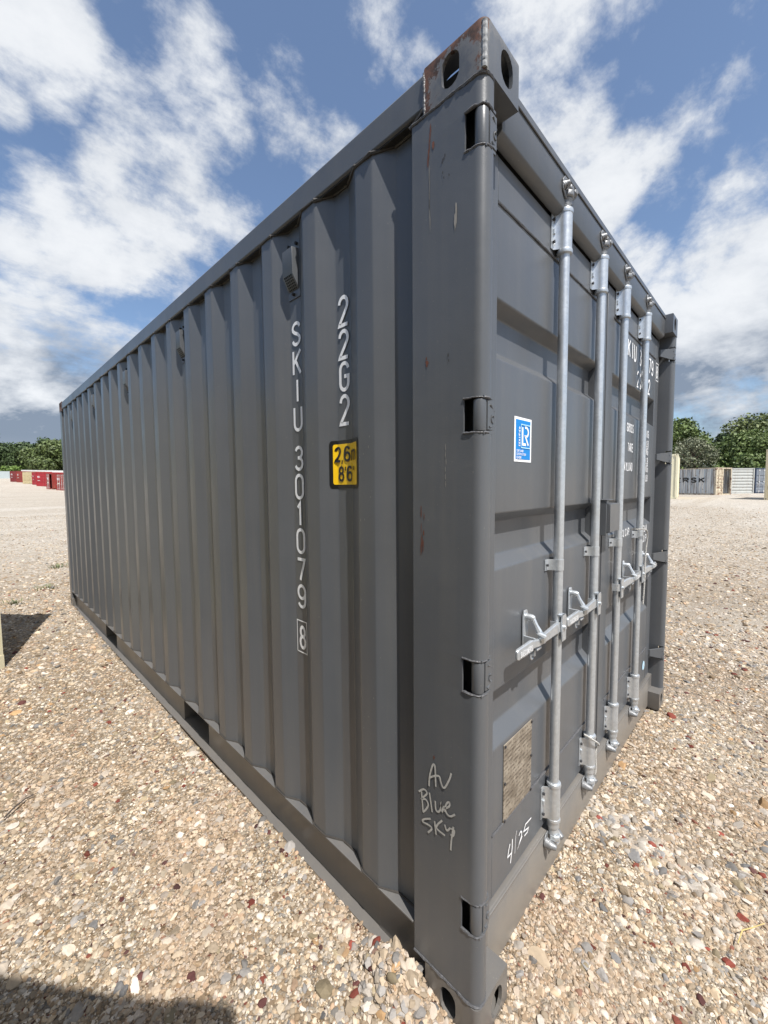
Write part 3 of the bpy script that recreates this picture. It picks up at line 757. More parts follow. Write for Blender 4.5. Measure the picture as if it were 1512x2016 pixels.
CD = [[(0.325, 0.331), (0.316, 0.315), (0.31, 0.294), (0.339, 0.291)], [(0.341, 0.337), (0.34, 0.304), (0.329, 0.26)], [(0.389, 0.317), (0.396, 0.323), (0.404, 0.324), (0.411, 0.316), (0.407, 0.302), (0.382, 0.278), (0.415, 0.3)], [(0.485, 0.323), (0.46, 0.325), (0.439, 0.327), (0.426, 0.309), (0.453, 0.302), (0.463, 0.3), (0.455, 0.288), (0.431, 0.289)]]
CDT = [(0.373, 0.347), (0.366, 0.329), (0.361, 0.272)]
def smoothpath(P, k=4):
    P = [P[0]]+P+[P[-1]]; o = []
    for a, b, c, d in zip(P, P[1:], P[2:], P[3:]):
        for i in range(k):
            t = i/k; o.append(tuple(.5*((2*b[j])+(-a[j]+c[j])*t+(2*a[j]-5*b[j]+4*c[j]-d[j])*t*t+(-a[j]+3*b[j]-3*c[j]+d[j])*t**3) for j in (0, 1)))
    return o+[P[-2]]
t = MB()
for P in CH: ribbon(t, smoothpath([(-y, z) for y, z in P]), .0052, lambda s, z: (.0006, -s, z), .004)
t.build('chalk_writing', M_chalk, box_root, fix=False)
t = MB()
ribbon(t, CDT, .0018, lambda s, z: (s, YO-.0012, z), .004)
for P in CD: ribbon(t, P, .0050, lambda s, z: (s, YO-.0012, z), .004)
t.build('chalk_writing', M_white, dL, fix=False)
# --- certification sticker on the near door
SX0, SX1, SZ0, SZ1 = .322, .442, 1.594, 1.734
yd = YO+.0015
st = MB().box(SX0, SX1, yd-.0012, yd-.0004, SZ0, SZ1).build('certification_sticker', M_white, dL)
MB().box(SX0+.009, SX1-.009, yd-.0020, yd-.0013, SZ0+.008, SZ1-.008).build('sticker_face', M_blue, st)
t = MB(); F = lambda s, z: (s, yd-.0027, z)
ribbon(t, [(.3635, 1.639), (.4275, 1.639), (.4275, 1.712), (.3635, 1.712), (.3635, 1.639)], .003, F)
t.build('sticker_frame', M_cyan, st, fix=False)
t = MB()
ribbon(t, [(.376, 1.704), (.376, 1.650), (.400, 1.650)], .008, F); ribbon(t, [(.392, 1.704)]+arc(.400, 1.690, .016, .0145, 90, -90)+[(.395, 1.676), (.417, 1.648)], .0075, F, .003)
# vertical word reads upwards: CERTIFIED
def Fv(s, z): return (.354-z, yd-.0027, s)
text(t, 'CERTIFIED', 1.643, -.0045, .0064, .010, .0020, Fv, .22)
for i, wd in enumerate(('CONTAINER', 'CERTIFICATION', 'SCHEME')):
    text(t, wd, .334, 1.6245-.0105*i, .0046, .0078, .0013, F, .28)
t.build('sticker_lettering', M_white, st, fix=False)
# --- approval plate
pl = MB().box(.276, .478, yd-.0035, yd-.0005, .434, .694).build('approval_plate', M_plate, dL, bev=.0008)
t = MB()
for x_ in (.281, .473):
    for z_ in (.440, .565, .688): t.tube([(x_, yd-.004, z_), (x_, yd-.008, z_)], .0045, 8)
t.split('rivet', M_bolt, pl, True)
# --- lettering on the far door
t = MB(); F = lambda s, z: (s, YO-.0012 if (s < 1.322 or s > 2.23) else yd-.0016, z)
for ch, s in zip('SKIU', (1.500, 1.575, 1.650, 1.700)): glyph(t, ch, s, 2.188, .050 if ch != 'I' else .03, .094, .0115, F)
for ch, s in zip('301079', (1.815, 1.875, 1.930, 1.975, 2.050, 2.115)): glyph(t, ch, s, 2.188, .050, .094, .0115, F)
tk = MB(); glyph(tk, '8', 2.252, 2.196, .042, .080, .010, F); ribbon(tk, [(2.240, 2.182), (2.308, 2.182), (2.308, 2.290), (2.240, 2.290), (2.240, 2.182)], .004, F)
tk.build('check_digit', M_white, dR, fix=False)
for ch, s in zip('22G2', (1.78, 1.85, 1.92, 2.045)): glyph(t, ch, s, 2.062, .050, .094, .0115, F)
t.build('identification_number', M_white, dR, fix=False)
t = MB()
rows = [('MAX. GROSS', 1.800, '30480', 'KG', '67200', 'LB'), ('TARE', 1.695, '2180', 'KG', '4810', 'LB'), ('PAYLOAD', 1.590, '28300', 'KG', '62390', 'LB')]
for a, z, n1, u1, n2, u2_ in rows:
    wl = text(MB(), a, 0, 0, .022, .048, .006, F, .32)
    text(t, a, 1.738-wl, z, .022, .048, .006, F, .32); z2 = z
    text(t, n1, 1.875, z, .022, .048, .006, F, .32); text(t, u1, 2.055, z, .022, .048, .006, F, .32)
    z2 = z-.056; text(t, n2, 1.875, z2, .022, .042, .006, F, .32); text(t, u2_, 2.055, z2, .022, .042, .006, F, .32)
text(t, 'CU.CAP.', 1.56, 1.232, .022, .044, .006, F, .32)
text(t, '33.2', 1.875, 1.218, .022, .046, .006, F, .32); text(t, 'CU.M', 2.035, 1.218, .022, .046, .006, F, .30)
text(t, '1172', 1.875, 1.155, .022, .046, .006, F, .32); text(t, 'CU.FT', 2.030, 1.155, .022, .046, .006, F, .30)
t.build('weight_panel', M_white, dR, fix=False)
t = MB(); t.add([(2.173, YO-.0016, .327)]+[(2.173+.030*math.cos(a), YO-.0016, .327+.030*math.sin(a)) for a in np.linspace(0, 2*math.pi, 24, False)], [(0, i+1, (i+1) % 24+1) for i in range(24)])
rs_ = t.build('round_sticker', M_cyan, dR, fix=False)
t = MB(); ribbon(t, [(2.160, .320), (2.173, .340), (2.186, .318)], .006, lambda s, z: (s, YO-.0024, z)); ribbon(t, arc(2.173, .327, .025, .025, 0, 360, 20), .003, lambda s, z: (s, YO-.0024, z)); t.build('sticker_lettering', M_white, rs_, fix=False)
# --- scrapes, chips and rust runs on the corner post
def blot(mb, y, z, w, h, seed, x=.0008):
    r = random.Random(seed); n = 14; P = []
    for i in range(n):
        a = 2*math.pi*i/n; k = .55+.6*r.random(); P.append((x, y+w*k*math.cos(a), z+h*k*math.sin(a)))
    mb.add([(x, y, z)]+P, [(0, i+1, (i+1) % n+1) for i in range(n)])
t = MB(); blot(t, .170, 1.845, .0055, .010, 1); blot(t, .172, 1.858, .002, .006, 2); blot(t, .146, .762, .003, .006, 3); blot(t, .150, 2.385, .004, .014, 4)
for i in range(9): blot(t, .186+random.uniform(-.007, .006), 1.33+random.random()*.13, .0010+random.random()*.0012, .008+random.random()*.014, 10+i)
for i in range(5): blot(t, .158+i*.002, 2.43-i*.02, .0022, .016, 30+i)
t.split('rust_spot', M_rustc, box_root)
t = MB()
for i in range(6): blot(t, .108+random.uniform(-.002, .002), 1.525+i*.019, .0010, .009, 50+i)
blot(t, .079, 2.185, .003, .036, 61); blot(t, .083, 2.170, .002, .022, 62)
for i in range(5): blot(t, .165+random.uniform(-.012, .012), 2.20+i*.03, .0009, .03, 70+i)
t.split('bare_scrape', M_pale, box_root)
t = MB(); rr_ = random.Random(5)
for i in range(16): blot(t, rr_.uniform(.385, .445), rr_.uniform(.45, 1.75), .0011, .0022+rr_.random()*.003, 200+i, x=XO-.0006)
for i in range(10):
    k_ = rr_.randint(1, 9); blot(t, Y0+PIT_*k_-rr_.uniform(.01, .06), rr_.uniform(.4, 2.2), .0012, .003, 240+i, x=XO-.0006)
t.split('paint_fleck', M_pale, box_root)
t = MB(); blot(t, .102, 1.852, .002, .006, 81); blot(t, .100, 1.838, .0015, .004, 82)
for i in range(7): blot(t, .110+random.uniform(-.012, .012), 2.30+random.uniform(-.03, .05), .0016, .004, 90+i)
t.split('dark_chip', M_dkchip, box_root)
# ================================================================== CORDS
def cord(pts, r, label):
    P = smoothpath3([Vector(p) for p in pts], 8); m = MB()
    for ph in (0, 2.094, 4.188):
        Q = []
        L_ = 0
        for i, p in enumerate(P):
            a = P[max(0, i-1)]; b = P[min(len(P)-1, i+1)]; t_ = (b-a).normalized()
            if i: L_ += (P[i]-P[i-1]).length
            e1 = t_.cross(Vector((1, .3, .2))).normalized(); e2 = t_.cross(e1)
            an = ph+L_*300; Q.append(p+r*.5*(math.cos(an)*e1+math.sin(an)*e2))
        m.tube(Q, r*.62, 6)
    o = m.build('cord', M_rope, None, True); tag(o, label, 'cord'); return o
def smoothpath3(P, k):
    P = [P[0]]+P+[P[-1]]; o = []
    for a, b, c, d in zip(P, P[1:], P[2:], P[3:]):
        for i in range(k):
            t = i/k; o.append(.5*((2*b)+(-a+c)*t+(2*a-5*b+4*c-d)*t*t+(-a+3*b-3*c+d)*t**3))
    return o+[P[-2]]
cord([(.990, .062, .408), (.998, .018, .392), (1.024, .012, .368), (1.045, .026, .345), (1.046, .030, .30), (1.050, .028, .24), (1.040, .030, .19)], .0040, 'short white twisted cord hanging off the bottom bracket of the second locking bar')
cord([(1.775, .058, 1.262), (1.790, .016, 1.262), (1.822, .012, 1.235), (1.838, .016, 1.19), (1.840, .020, 1.12), (1.838, .020, 1.02), (1.838, .022, .90), (1.836, .024, .82)], .0042, 'long white twisted cord hanging down beside the farthest locking bar')
# ================================================================== GROUND
def lerp_tab(t, tab):
    xs = [a for a, _ in tab]; ys_ = [b for _, b in tab]; return np.interp(t, xs, ys_)
def terrain(x, y):
    x = np.asarray(x, float); y = np.asarray(y, float)
    dx = x-CX; dy = y-CY; r = np.hypot(dx, dy); az = np.degrees(np.arctan2(dy, dx))
    zl = lerp_tab(r, [(0, 0), (14, 0), (40, .35), (60, .68), (82, 1.15), (100, 1.87), (116, 2.5), (133, 3.15), (190, 4.9), (260, 7.2), (600, 12)])
    zr = lerp_tab(r, [(0, 0), (10, .02), (20, .28), (32, .54), (50, .40), (80, .6), (300, 1.5), (600, 3)])
    w_ = np.clip((az-25)/40, 0, 1); w_ = np.where((az < -100) | (az > 150), 0, w_); w_ = w_*w_*(3-2*w_)
    return zl*w_+zr*(1-w_)
_px = [(rng.uniform(-1, 1)*a, rng.uniform(-1, 1)*a, rng.uniform(0, 6.28), b) for a, b in ((9, .0022), (9, .0022), (6, .004), (6, .004), (3, .007), (3, .006), (1.3, .012), (.8, .015), (14, .0014), (14, .0014))]
def ground(x, y):
    x = np.asarray(x, float); y = np.asarray(y, float); z = terrain(x, y)-.004
    near = np.clip(1-(np.hypot(x, y-1)-9)/10, 0, 1)
    for a, b, ph, am in _px: z = z+am*np.sin(a*x+b*y+ph)*near
    def g(cx, cy, sx, sy, h, rot=0):
        c, s = math.cos(rot), math.sin(rot); u = (x-cx)*c+(y-cy)*s; v = -(x-cx)*s+(y-cy)*c
        return h*np.exp(-(u/sx)**2-(v/sy)**2)
    z = z+g(-.045, .25, .080, .10, .095)+g(-.10, .10, .10, .12, .035)+g(.98, -.10, .30, .16, .022, .3)+g(.5, -.12, .25, .1, .012)
    # tyre ruts far off
    far = np.clip((np.hypot(x, y)-14)/10, 0, 1)
    z = z+far*.025*np.sin(.9*x+.25*y)*np.sin(.13*x-.5*y+1)
    # keep the bed under the container clear of its floor
    inside = (x > .02) & (x < WD-.02) & (y > .07) & (y < L-.02)
    return np.where(inside, np.minimum(z, -.02), np.where((x > -.0) & (x < WD) & (y > .0) & (y < L), np.minimum(z, .03), z))
def axis(c0, c1, step, far):
    a = list(np.arange(c0, c1, step)); s = step; v = c1
    while v < far: a.append(v); s *= 1.13; v += s
    s = step; v = c0-step
    while v > -far: a.insert(0, v); s *= 1.13; v -= s
    return np.array(a)
gx = axis(-2.0, 4.5, .035, 700); gy = axis(-2.0, 6.4, .035, 700)
GXm, GYm = np.meshgrid(gx, gy); GZ = ground(GXm, GYm)
nx, ny = len(gx), len(gy)
me = bpy.data.meshes.new('ground'); co = np.stack([GXm, GYm, GZ], -1).reshape(-1, 3)
ii, jj = np.meshgrid(np.arange(nx-1), np.arange(ny-1)); b0 = (jj*nx+ii).ravel()
quads = np.stack([b0, b0+1, b0+nx+1, b0+nx], -1)
me.vertices.add(len(co)); me.vertices.foreach_set('co', co.ravel())
me.loops.add(quads.size); me.loops.foreach_set('vertex_index', quads.ravel().astype(np.int32))
me.polygons.add(len(quads)); me.polygons.foreach_set('loop_start', np.arange(0, quads.size, 4, dtype=np.int32)); me.polygons.foreach_set('loop_total', np.full(len(quads), 4, np.int32))
me.update(); me.validate()
me.polygons.foreach_set('use_smooth', np.ones(len(quads), bool))
go = bpy.data.objects.new('ground', me); C.objects.link(go); tag(go, kind='structure')
go['label'] = 'pale tan gravel yard with crushed stone and tyre tracks'
def groundmat():
    m, t, p = newmat('crushed_stone'); g = N(t, 'ShaderNodeNewGeometry'); P = g.outputs['Position']
    def vor(sc, feature='F1'):
        v = N(t, 'ShaderNodeTexVoronoi'); v.feature = feature; LK(t, P, v.inputs['Vector']); v.inputs['Scale'].default_value = sc; return v
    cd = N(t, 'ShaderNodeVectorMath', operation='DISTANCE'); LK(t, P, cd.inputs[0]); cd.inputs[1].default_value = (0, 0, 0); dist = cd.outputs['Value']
    def stones(sc, bl):
        v = vor(sc); s = N(t, 'ShaderNodeSeparateColor'); LK(t, v.outputs['Color'], s.inputs[0])
        r = N(t, 'ShaderNodeValToRGB'); cr = r.color_ramp; cr.interpolation = 'CONSTANT'
        cols = [(0, (.42, .34, .235)), (.16, (.53, .44, .32)), (.34, (.60, .54, .43)), (.50, (.36, .27, .17)), (.62, (.66, .61, .52)), (.74, (.47, .38, .28)), (.84, (.33, .32, .29)), (.91, (.56, .40, .24)), (.985, (.24, .10, .07))]
        while len(cr.elements) > 1: cr.elements.remove(cr.elements[-1])
        cr.elements[0].position = 0; cr.elements[0].color = cols[0][1]+(1,)
        for a, c in cols[1:]:
            e = cr.elements.new(a); e.color = c+(1,)
        LK(t, s.outputs[0], r.inputs[0]); return r.outputs[0], v.outputs['Distance']
    c1, h1 = stones(150, 0); c2, h2 = stones(55, 0); c3, h3 = stones(22, 0)
    n1 = noise(t, P, 3.0, 6, .6); n2 = noise(t, P, .35, 5, .6)
    c = mixc(t, smooth(t, noise(t, P, 11, 4, .6), .42, .58), c1, c2); c = mixc(t, 1.0, c, mixc(t, smooth(t, dist, 3.5, 7), (.52, .50, .48), (.76, .76, .76)), 'MULTIPLY')  # base darkened close by, painting shade into the gaps between stones
    c = mixc(t, smooth(t, dist, 6, 14, 0, .7), c, c3)
    # finer, browner sand shows between the stones in patches
    c = mixc(t, smooth(t, n1, .52, .68, 0, .45), c, (.36, .27, .175))
    c = mixc(t, smooth(t, n2, .45, .65, 0, .45), c, (.62, .58, .49))
    # compacted tracks far off: long pale and brown bands
    mp = N(t, 'ShaderNodeMapping'); LK(t, P, mp.inputs[0]); mp.inputs[2].default_value = (0, 0, R_(-24)); mp.inputs[3].default_value = (.05, .55, 1)
    tr = noise(t, mp.outputs[0], 1.0, 5, .6, .6)
    c = mixc(t, mathn(t, 'MULTIPLY', smooth(t, tr, .48, .60), smooth(t, dist, 9, 22, 0, .65)), c, (.72, .685, .61))
    c = mixc(t, mathn(t, 'MULTIPLY', smooth(t, tr, .47, .36), smooth(t, dist, 9, 22, 0, .50)), c, (.44, .38, .30))
    c = mixc(t, smooth(t, dist, 5, 16, 0, .48), c, (.66, .62, .53))
    sk = mathn(t, 'MULTIPLY', noise(t, P, 17, 3, .75), mathn(t, 'ADD', noise(t, P, 6, 3, .7), .5))
    dk = mathn(t, 'MULTIPLY', smooth(t, sk, .47, .36), smooth(t, dist, 3, 9, .1, .60))
    c = mixc(t, dk, c, (.27, .225, .165))
    lt = mathn(t, 'MULTIPLY', smooth(t, sk, .54, .64), smooth(t, dist, 3, 9, .1, .55)); c = mixc(t, lt, c, (.80, .76, .67))
    c = mixc(t, 1.0, c, (.81, .79, .79), 'MULTIPLY'); LK(t, c, p.inputs['Base Color']); p.inputs['Roughness'].default_value = .92; p.inputs['Specular IOR Level'].default_value = .2
    hh = mathn(t, 'ADD', mathn(t, 'MULTIPLY', h1, -.004), mathn(t, 'MULTIPLY', h2, -.010))
    hh = mathn(t, 'ADD', hh, mathn(t, 'MULTIPLY', mathn(t, 'MULTIPLY', h3, smooth(t, dist, 5, 12)), -.035))
    hh = mathn(t, 'ADD', hh, mathn(t, 'MULTIPLY', mathn(t, 'MULTIPLY', noise(t, P, 5, 5, .7), smooth(t, dist, 6, 18)), .06))
    b = N(t, 'ShaderNodeBump'); b.inputs['Strength'].default_value = 1.0; b.inputs['Distance'].default_value = 1.0; LK(t, hh, b.inputs['Height'])
    LK(t, b.outputs[0], p.inputs['Normal'])
    return m
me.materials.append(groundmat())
# ------------------------------------------------------------------ loose gravel (scattered, one object)
def scatter():
    pts_, scl, col = [], [], []
    pal = {'fine': [((.50, .41, .29), 26), ((.60, .53, .41), 26), ((.68, .63, .54), 18), ((.38, .29, .19), 14), ((.34, .33, .30), 7), ((.52, .38, .26), 3), ((.20, .065, .045), .9), ((.12, .06, .055), .9)],
           'pale': [((.58, .53, .45), 44), ((.62, .59, .52), 22), ((.36, .36, .35), 12), ((.50, .44, .35), 14), ((.27, .08, .06), 2)],
           'big': [((.58, .52, .43), 26), ((.66, .62, .55), 15), ((.33, .325, .31), 14), ((.50, .42, .31), 18), ((.23, .235, .235), 7), ((.42, .36, .24), 6), ((.26, .07, .05), 2.6), ((.13, .055, .05), 2.0), ((.48, .32, .17), 3)]}
    def add(n, region, lo, hi, pk, power=2.5, keep=None):
        x0, x1, y0, y1 = region
        x = rng.uniform(x0, x1, n); y = rng.uniform(y0, y1, n)
        ok = ~((x > .03) & (x < WD-.03) & (y > .075) & (y < L-.03)) & ~((x > -.001) & (x < .165) & (y > -.002) & (y < .19)) & ~((x > -.004) & (x < .05) & (y > .18) & (y < L))
        # outside of the photographed ground or behind the viewpoint there is nothing to see
        dx = x-CX; dy = y-CY; az = np.degrees(np.arctan2(dy, dx)); d = np.hypot(dx, dy)
        ok &= (az > -18) & (az < 112)
        if keep is not None: ok &= keep(x, y, d)
        x, y, d = x[ok], y[ok], d[ok]; n = len(x)
        u = rng.random(n); s = lo*(hi/lo)**(u**power)
        P, wts = zip(*pal[pk]); wts = np.array(wts)/sum(wts); ci = rng.choice(len(P), n, p=wts); c = np.array(P)[ci]*rng.uniform(.48, 1.05, (n, 1))**1.15
        pts_.append(np.stack([x, y], -1)); scl.append(s); col.append(c)
    den = lambda d0, p: (lambda x, y, d: rng.random(len(x)) < np.minimum(1, (d0/np.maximum(d, .1))**p))
    nr = (-1.9, 4.6, -1.7, 7.5)
    add(1150000, nr, .0034, .0085, 'fine', 2.2, den(1.7, 2.3))
    add(150000, nr, .0075, .015, 'fine', 2.0, den(2.8, 1.4))
    add(14000, nr, .011, .020, 'big', 1.8, den(4, 1.0)); add(2600, nr, .018, .034, 'big', 2.2, den(4, 1.0))
    add(330000, (-3, 24, -6, 26), .010, .030, 'fine', 2.0, lambda x, y, d: (d > 4.0) & (rng.random(len(x)) < np.minimum(1, (6.5/d)**1.5)) & ((np.degrees(np.arctan2(y-CY, x-CX)) < 24) | (x < 2.6)))
    # heap pushed up beside the near corner post, coarse spill in front of the doors
    gk = lambda cx, cy, s1, s2, r: (lambda x, y, d: rng.random(len(x)) < np.exp(-(((x-cx)*math.cos(r)+(y-cy)*math.sin(r))/s1)**2-((-(x-cx)*math.sin(r)+(y-cy)*math.cos(r))/s2)**2))
    add(5000, (-.5, .2, -.3, .6), .009, .022, 'big', 1.4, gk(-.08, .24, .09, .12, 0))
    add(13000, (.2, 2.2, -.9, .3), .010, .022, 'pale', 1.3, gk(1.02, -.14, .075, .25, -.26))
    add(700, (.2, 2.2, -.9, .3), .016, .030, 'big', 1.2, gk(1.0, -.30, .20, .20, .5))
    xy = np.concatenate(pts_); s = np.concatenate(scl); c = np.concatenate(col)
    # sandy brown and pinkish patches
    n_ = sum(np.sin(a*xy[:, 0]+b*xy[:, 1]+p) for a, b, p in ((5.1, 2.2, .3), (-3.7, 4.4, 1.9), (8.3, -6.1, 4.0), (2.3, 9.7, 2.2), (-11, 3.1, .7)))/2.2
    k_ = np.clip(n_*.5+.25, 0, .75)[:, None]; fine_ = (s < .014)[:, None]
    c = c*(1-k_*fine_*.55)+np.array([.46, .35, .25])*rng.uniform(.7, 1.1, (len(s), 1))*k_*fine_*.55
    c = c*np.array([1.0, .965, .965])
    z = ground(xy[:, 0], xy[:, 1])+s*.12*rng.uniform(-1, 1.2, len(s))
    return np.column_stack([xy, z]), s, c
gp, gs, gc = scatter()
print('stones', len(gp))
me = bpy.data.meshes.new('gravel'); me.vertices.add(len(gp)); me.vertices.foreach_set('co', gp.ravel().astype(np.float32)); 
a = me.attributes.new('size', 'FLOAT_VECTOR', 'POINT')
asp = np.column_stack([gs*rng.uniform(.85, 1.35, len(gs)), gs*rng.uniform(.7, 1.0, len(gs)), gs*rng.uniform(.45, .75, len(gs))]); a.data.foreach_set('vector', asp.ravel().astype(np.float32))
a = me.attributes.new('turn', 'FLOAT_VECTOR', 'POINT'); rot = np.column_stack([rng.normal(0, .28, len(gs)), rng.normal(0, .28, len(gs)), rng.uniform(0, 6.28, len(gs))]); a.data.foreach_set('vector', rot.ravel().astype(np.float32))
a = me.attributes.new('tint', 'FLOAT_VECTOR', 'POINT'); a.data.foreach_set('vector', gc.ravel().astype(np.float32))
a = me.attributes.new('kindx', 'INT', 'POINT'); a.data.foreach_set('value', rng.integers(0, 6, len(gs)).astype(np.int32))
me.update()
gvo = bpy.data.objects.new('gravel', me); C.objects.link(gvo); tag(gvo, 'loose crushed gravel of cream, tan, grey and brick red stones covering the yard', 'gravel', kind='stuff')
def stonemat():
    m, t, p = newmat('stone'); at = N(t, 'ShaderNodeAttribute'); at.attribute_type = 'INSTANCER'; at.attribute_name = 'tint'
    tc = N(t, 'ShaderNodeTexCoord'); n1 = noise(t, tc.outputs['Object'], 2.2, 5, .65)
    c = mixc(t, 1.0, at.outputs['Color'], mixc(t, n1, (.72, .72, .74), (1.2, 1.18, 1.12)), 'MULTIPLY')
    LK(t, c, p.inputs['Base Color']); p.inputs['Roughness'].default_value = .85; p.inputs['Specular IOR Level'].default_value = .25
    return m
M_stone = stonemat(); me.materials.append(M_stone)
ng = bpy.data.node_groups.new('stones', 'GeometryNodeTree')
ng.interface.new_socket('Geometry', in_out='INPUT', socket_type='NodeSocketGeometry'); ng.interface.new_socket('Geometry', in_out='OUTPUT', socket_type='NodeSocketGeometry')
gi = ng.nodes.new('NodeGroupInput'); goo = ng.nodes.new('NodeGroupOutput')
iop = ng.nodes.new('GeometryNodeInstanceOnPoints'); ng.links.new(gi.outputs[0], iop.inputs['Points'])
gti = ng.nodes.new('GeometryNodeGeometryToInstance')
for k in range(6):
    ic_ = ng.nodes.new('GeometryNodeMeshIcoSphere'); ic_.inputs['Radius'].default_value = 1; ic_.inputs['Subdivisions'].default_value = 2
    spn = ng.nodes.new('GeometryNodeSetPosition'); ng.links.new(ic_.outputs[0], spn.inputs[0])
    pos = ng.nodes.new('GeometryNodeInputPosition')
    # chop with a few facets: clamp along noise directions
    nz = ng.nodes.new('ShaderNodeTexNoise'); nz.noise_dimensions = '4D'; nz.inputs['W'].default_value = k*7.3; nz.inputs['Scale'].default_value = 1.1; nz.inputs['Detail'].default_value = 2
    ng.links.new(pos.outputs[0], nz.inputs['Vector'])
    mr = ng.nodes.new('ShaderNodeMapRange'); ng.links.new(nz.outputs[0], mr.inputs[0]); mr.inputs[1].default_value = .25; mr.inputs[2].default_value = .75; mr.inputs[3].default_value = .55; mr.inputs[4].default_value = 1.35
    vm = ng.nodes.new('ShaderNodeVectorMath'); vm.operation = 'SCALE'; ng.links.new(pos.outputs[0], vm.inputs[0]); ng.links.new(mr.outputs[0], vm.inputs['Scale'])
    ng.links.new(vm.outputs[0], spn.inputs['Position'])
    last = spn.outputs[0]
    for pl_ in range(5):
        r = random.Random(k*10+pl_); d = Vector((r.uniform(-1, 1), r.uniform(-1, 1), r.uniform(-.6, 1))).normalized(); off = r.uniform(.55, .8)
        sp2 = ng.nodes.new('GeometryNodeSetPosition'); ng.links.new(last, sp2.inputs[0])
        pz = ng.nodes.new('GeometryNodeInputPosition'); dt = ng.nodes.new('ShaderNodeVectorMath'); dt.operation = 'DOT_PRODUCT'; ng.links.new(pz.outputs[0], dt.inputs[0]); dt.inputs[1].default_value = d
        m1 = ng.nodes.new('ShaderNodeMath'); m1.operation = 'SUBTRACT'; ng.links.new(dt.outputs['Value'], m1.inputs[0]); m1.inputs[1].default_value = off
        m2 = ng.nodes.new('ShaderNodeMath'); m2.operation = 'MAXIMUM'; ng.links.new(m1.outputs[0], m2.inputs[0]); m2.inputs[1].default_value = 0
        m3 = ng.nodes.new('ShaderNodeVectorMath'); m3.operation = 'SCALE'; m3.inputs[0].default_value = -d; ng.links.new(m2.outputs[0], m3.inputs['Scale'])
        ng.links.new(m3.outputs[0], sp2.inputs['Offset']); last = sp2.outputs[0]
    ssm = ng.nodes.new('GeometryNodeSetShadeSmooth'); ng.links.new(last, ssm.inputs[0]); ssm.inputs['Shade Smooth'].default_value = (k == 0)
    smt = ng.nodes.new('GeometryNodeSetMaterial'); smt.inputs['Material'].default_value = M_stone; ng.links.new(ssm.outputs[0], smt.inputs[0])
    ng.links.new(smt.outputs[0], gti.inputs[0])
def nattr(name, dt):
    n = ng.nodes.new('GeometryNodeInputNamedAttribute'); n.data_type = dt; n.inputs[0].default_value = name; return n.outputs[0]
ng.links.new(gti.outputs[0], iop.inputs['Instance']); iop.inputs['Pick Instance'].default_value = True
ng.links.new(nattr('kindx', 'INT'), iop.inputs['Instance Index'])
er = ng.nodes.new('FunctionNodeEulerToRotation'); ng.links.new(nattr('turn', 'FLOAT_VECTOR'), er.inputs[0]); ng.links.new(er.outputs[0], iop.inputs['Rotation'])
ng.links.new(nattr('size', 'FLOAT_VECTOR'), iop.inputs['Scale'])
ng.links.new(iop.outputs[0], goo.inputs[0])
md = gvo.modifiers.new('stones', 'NODES'); md.node_group = ng
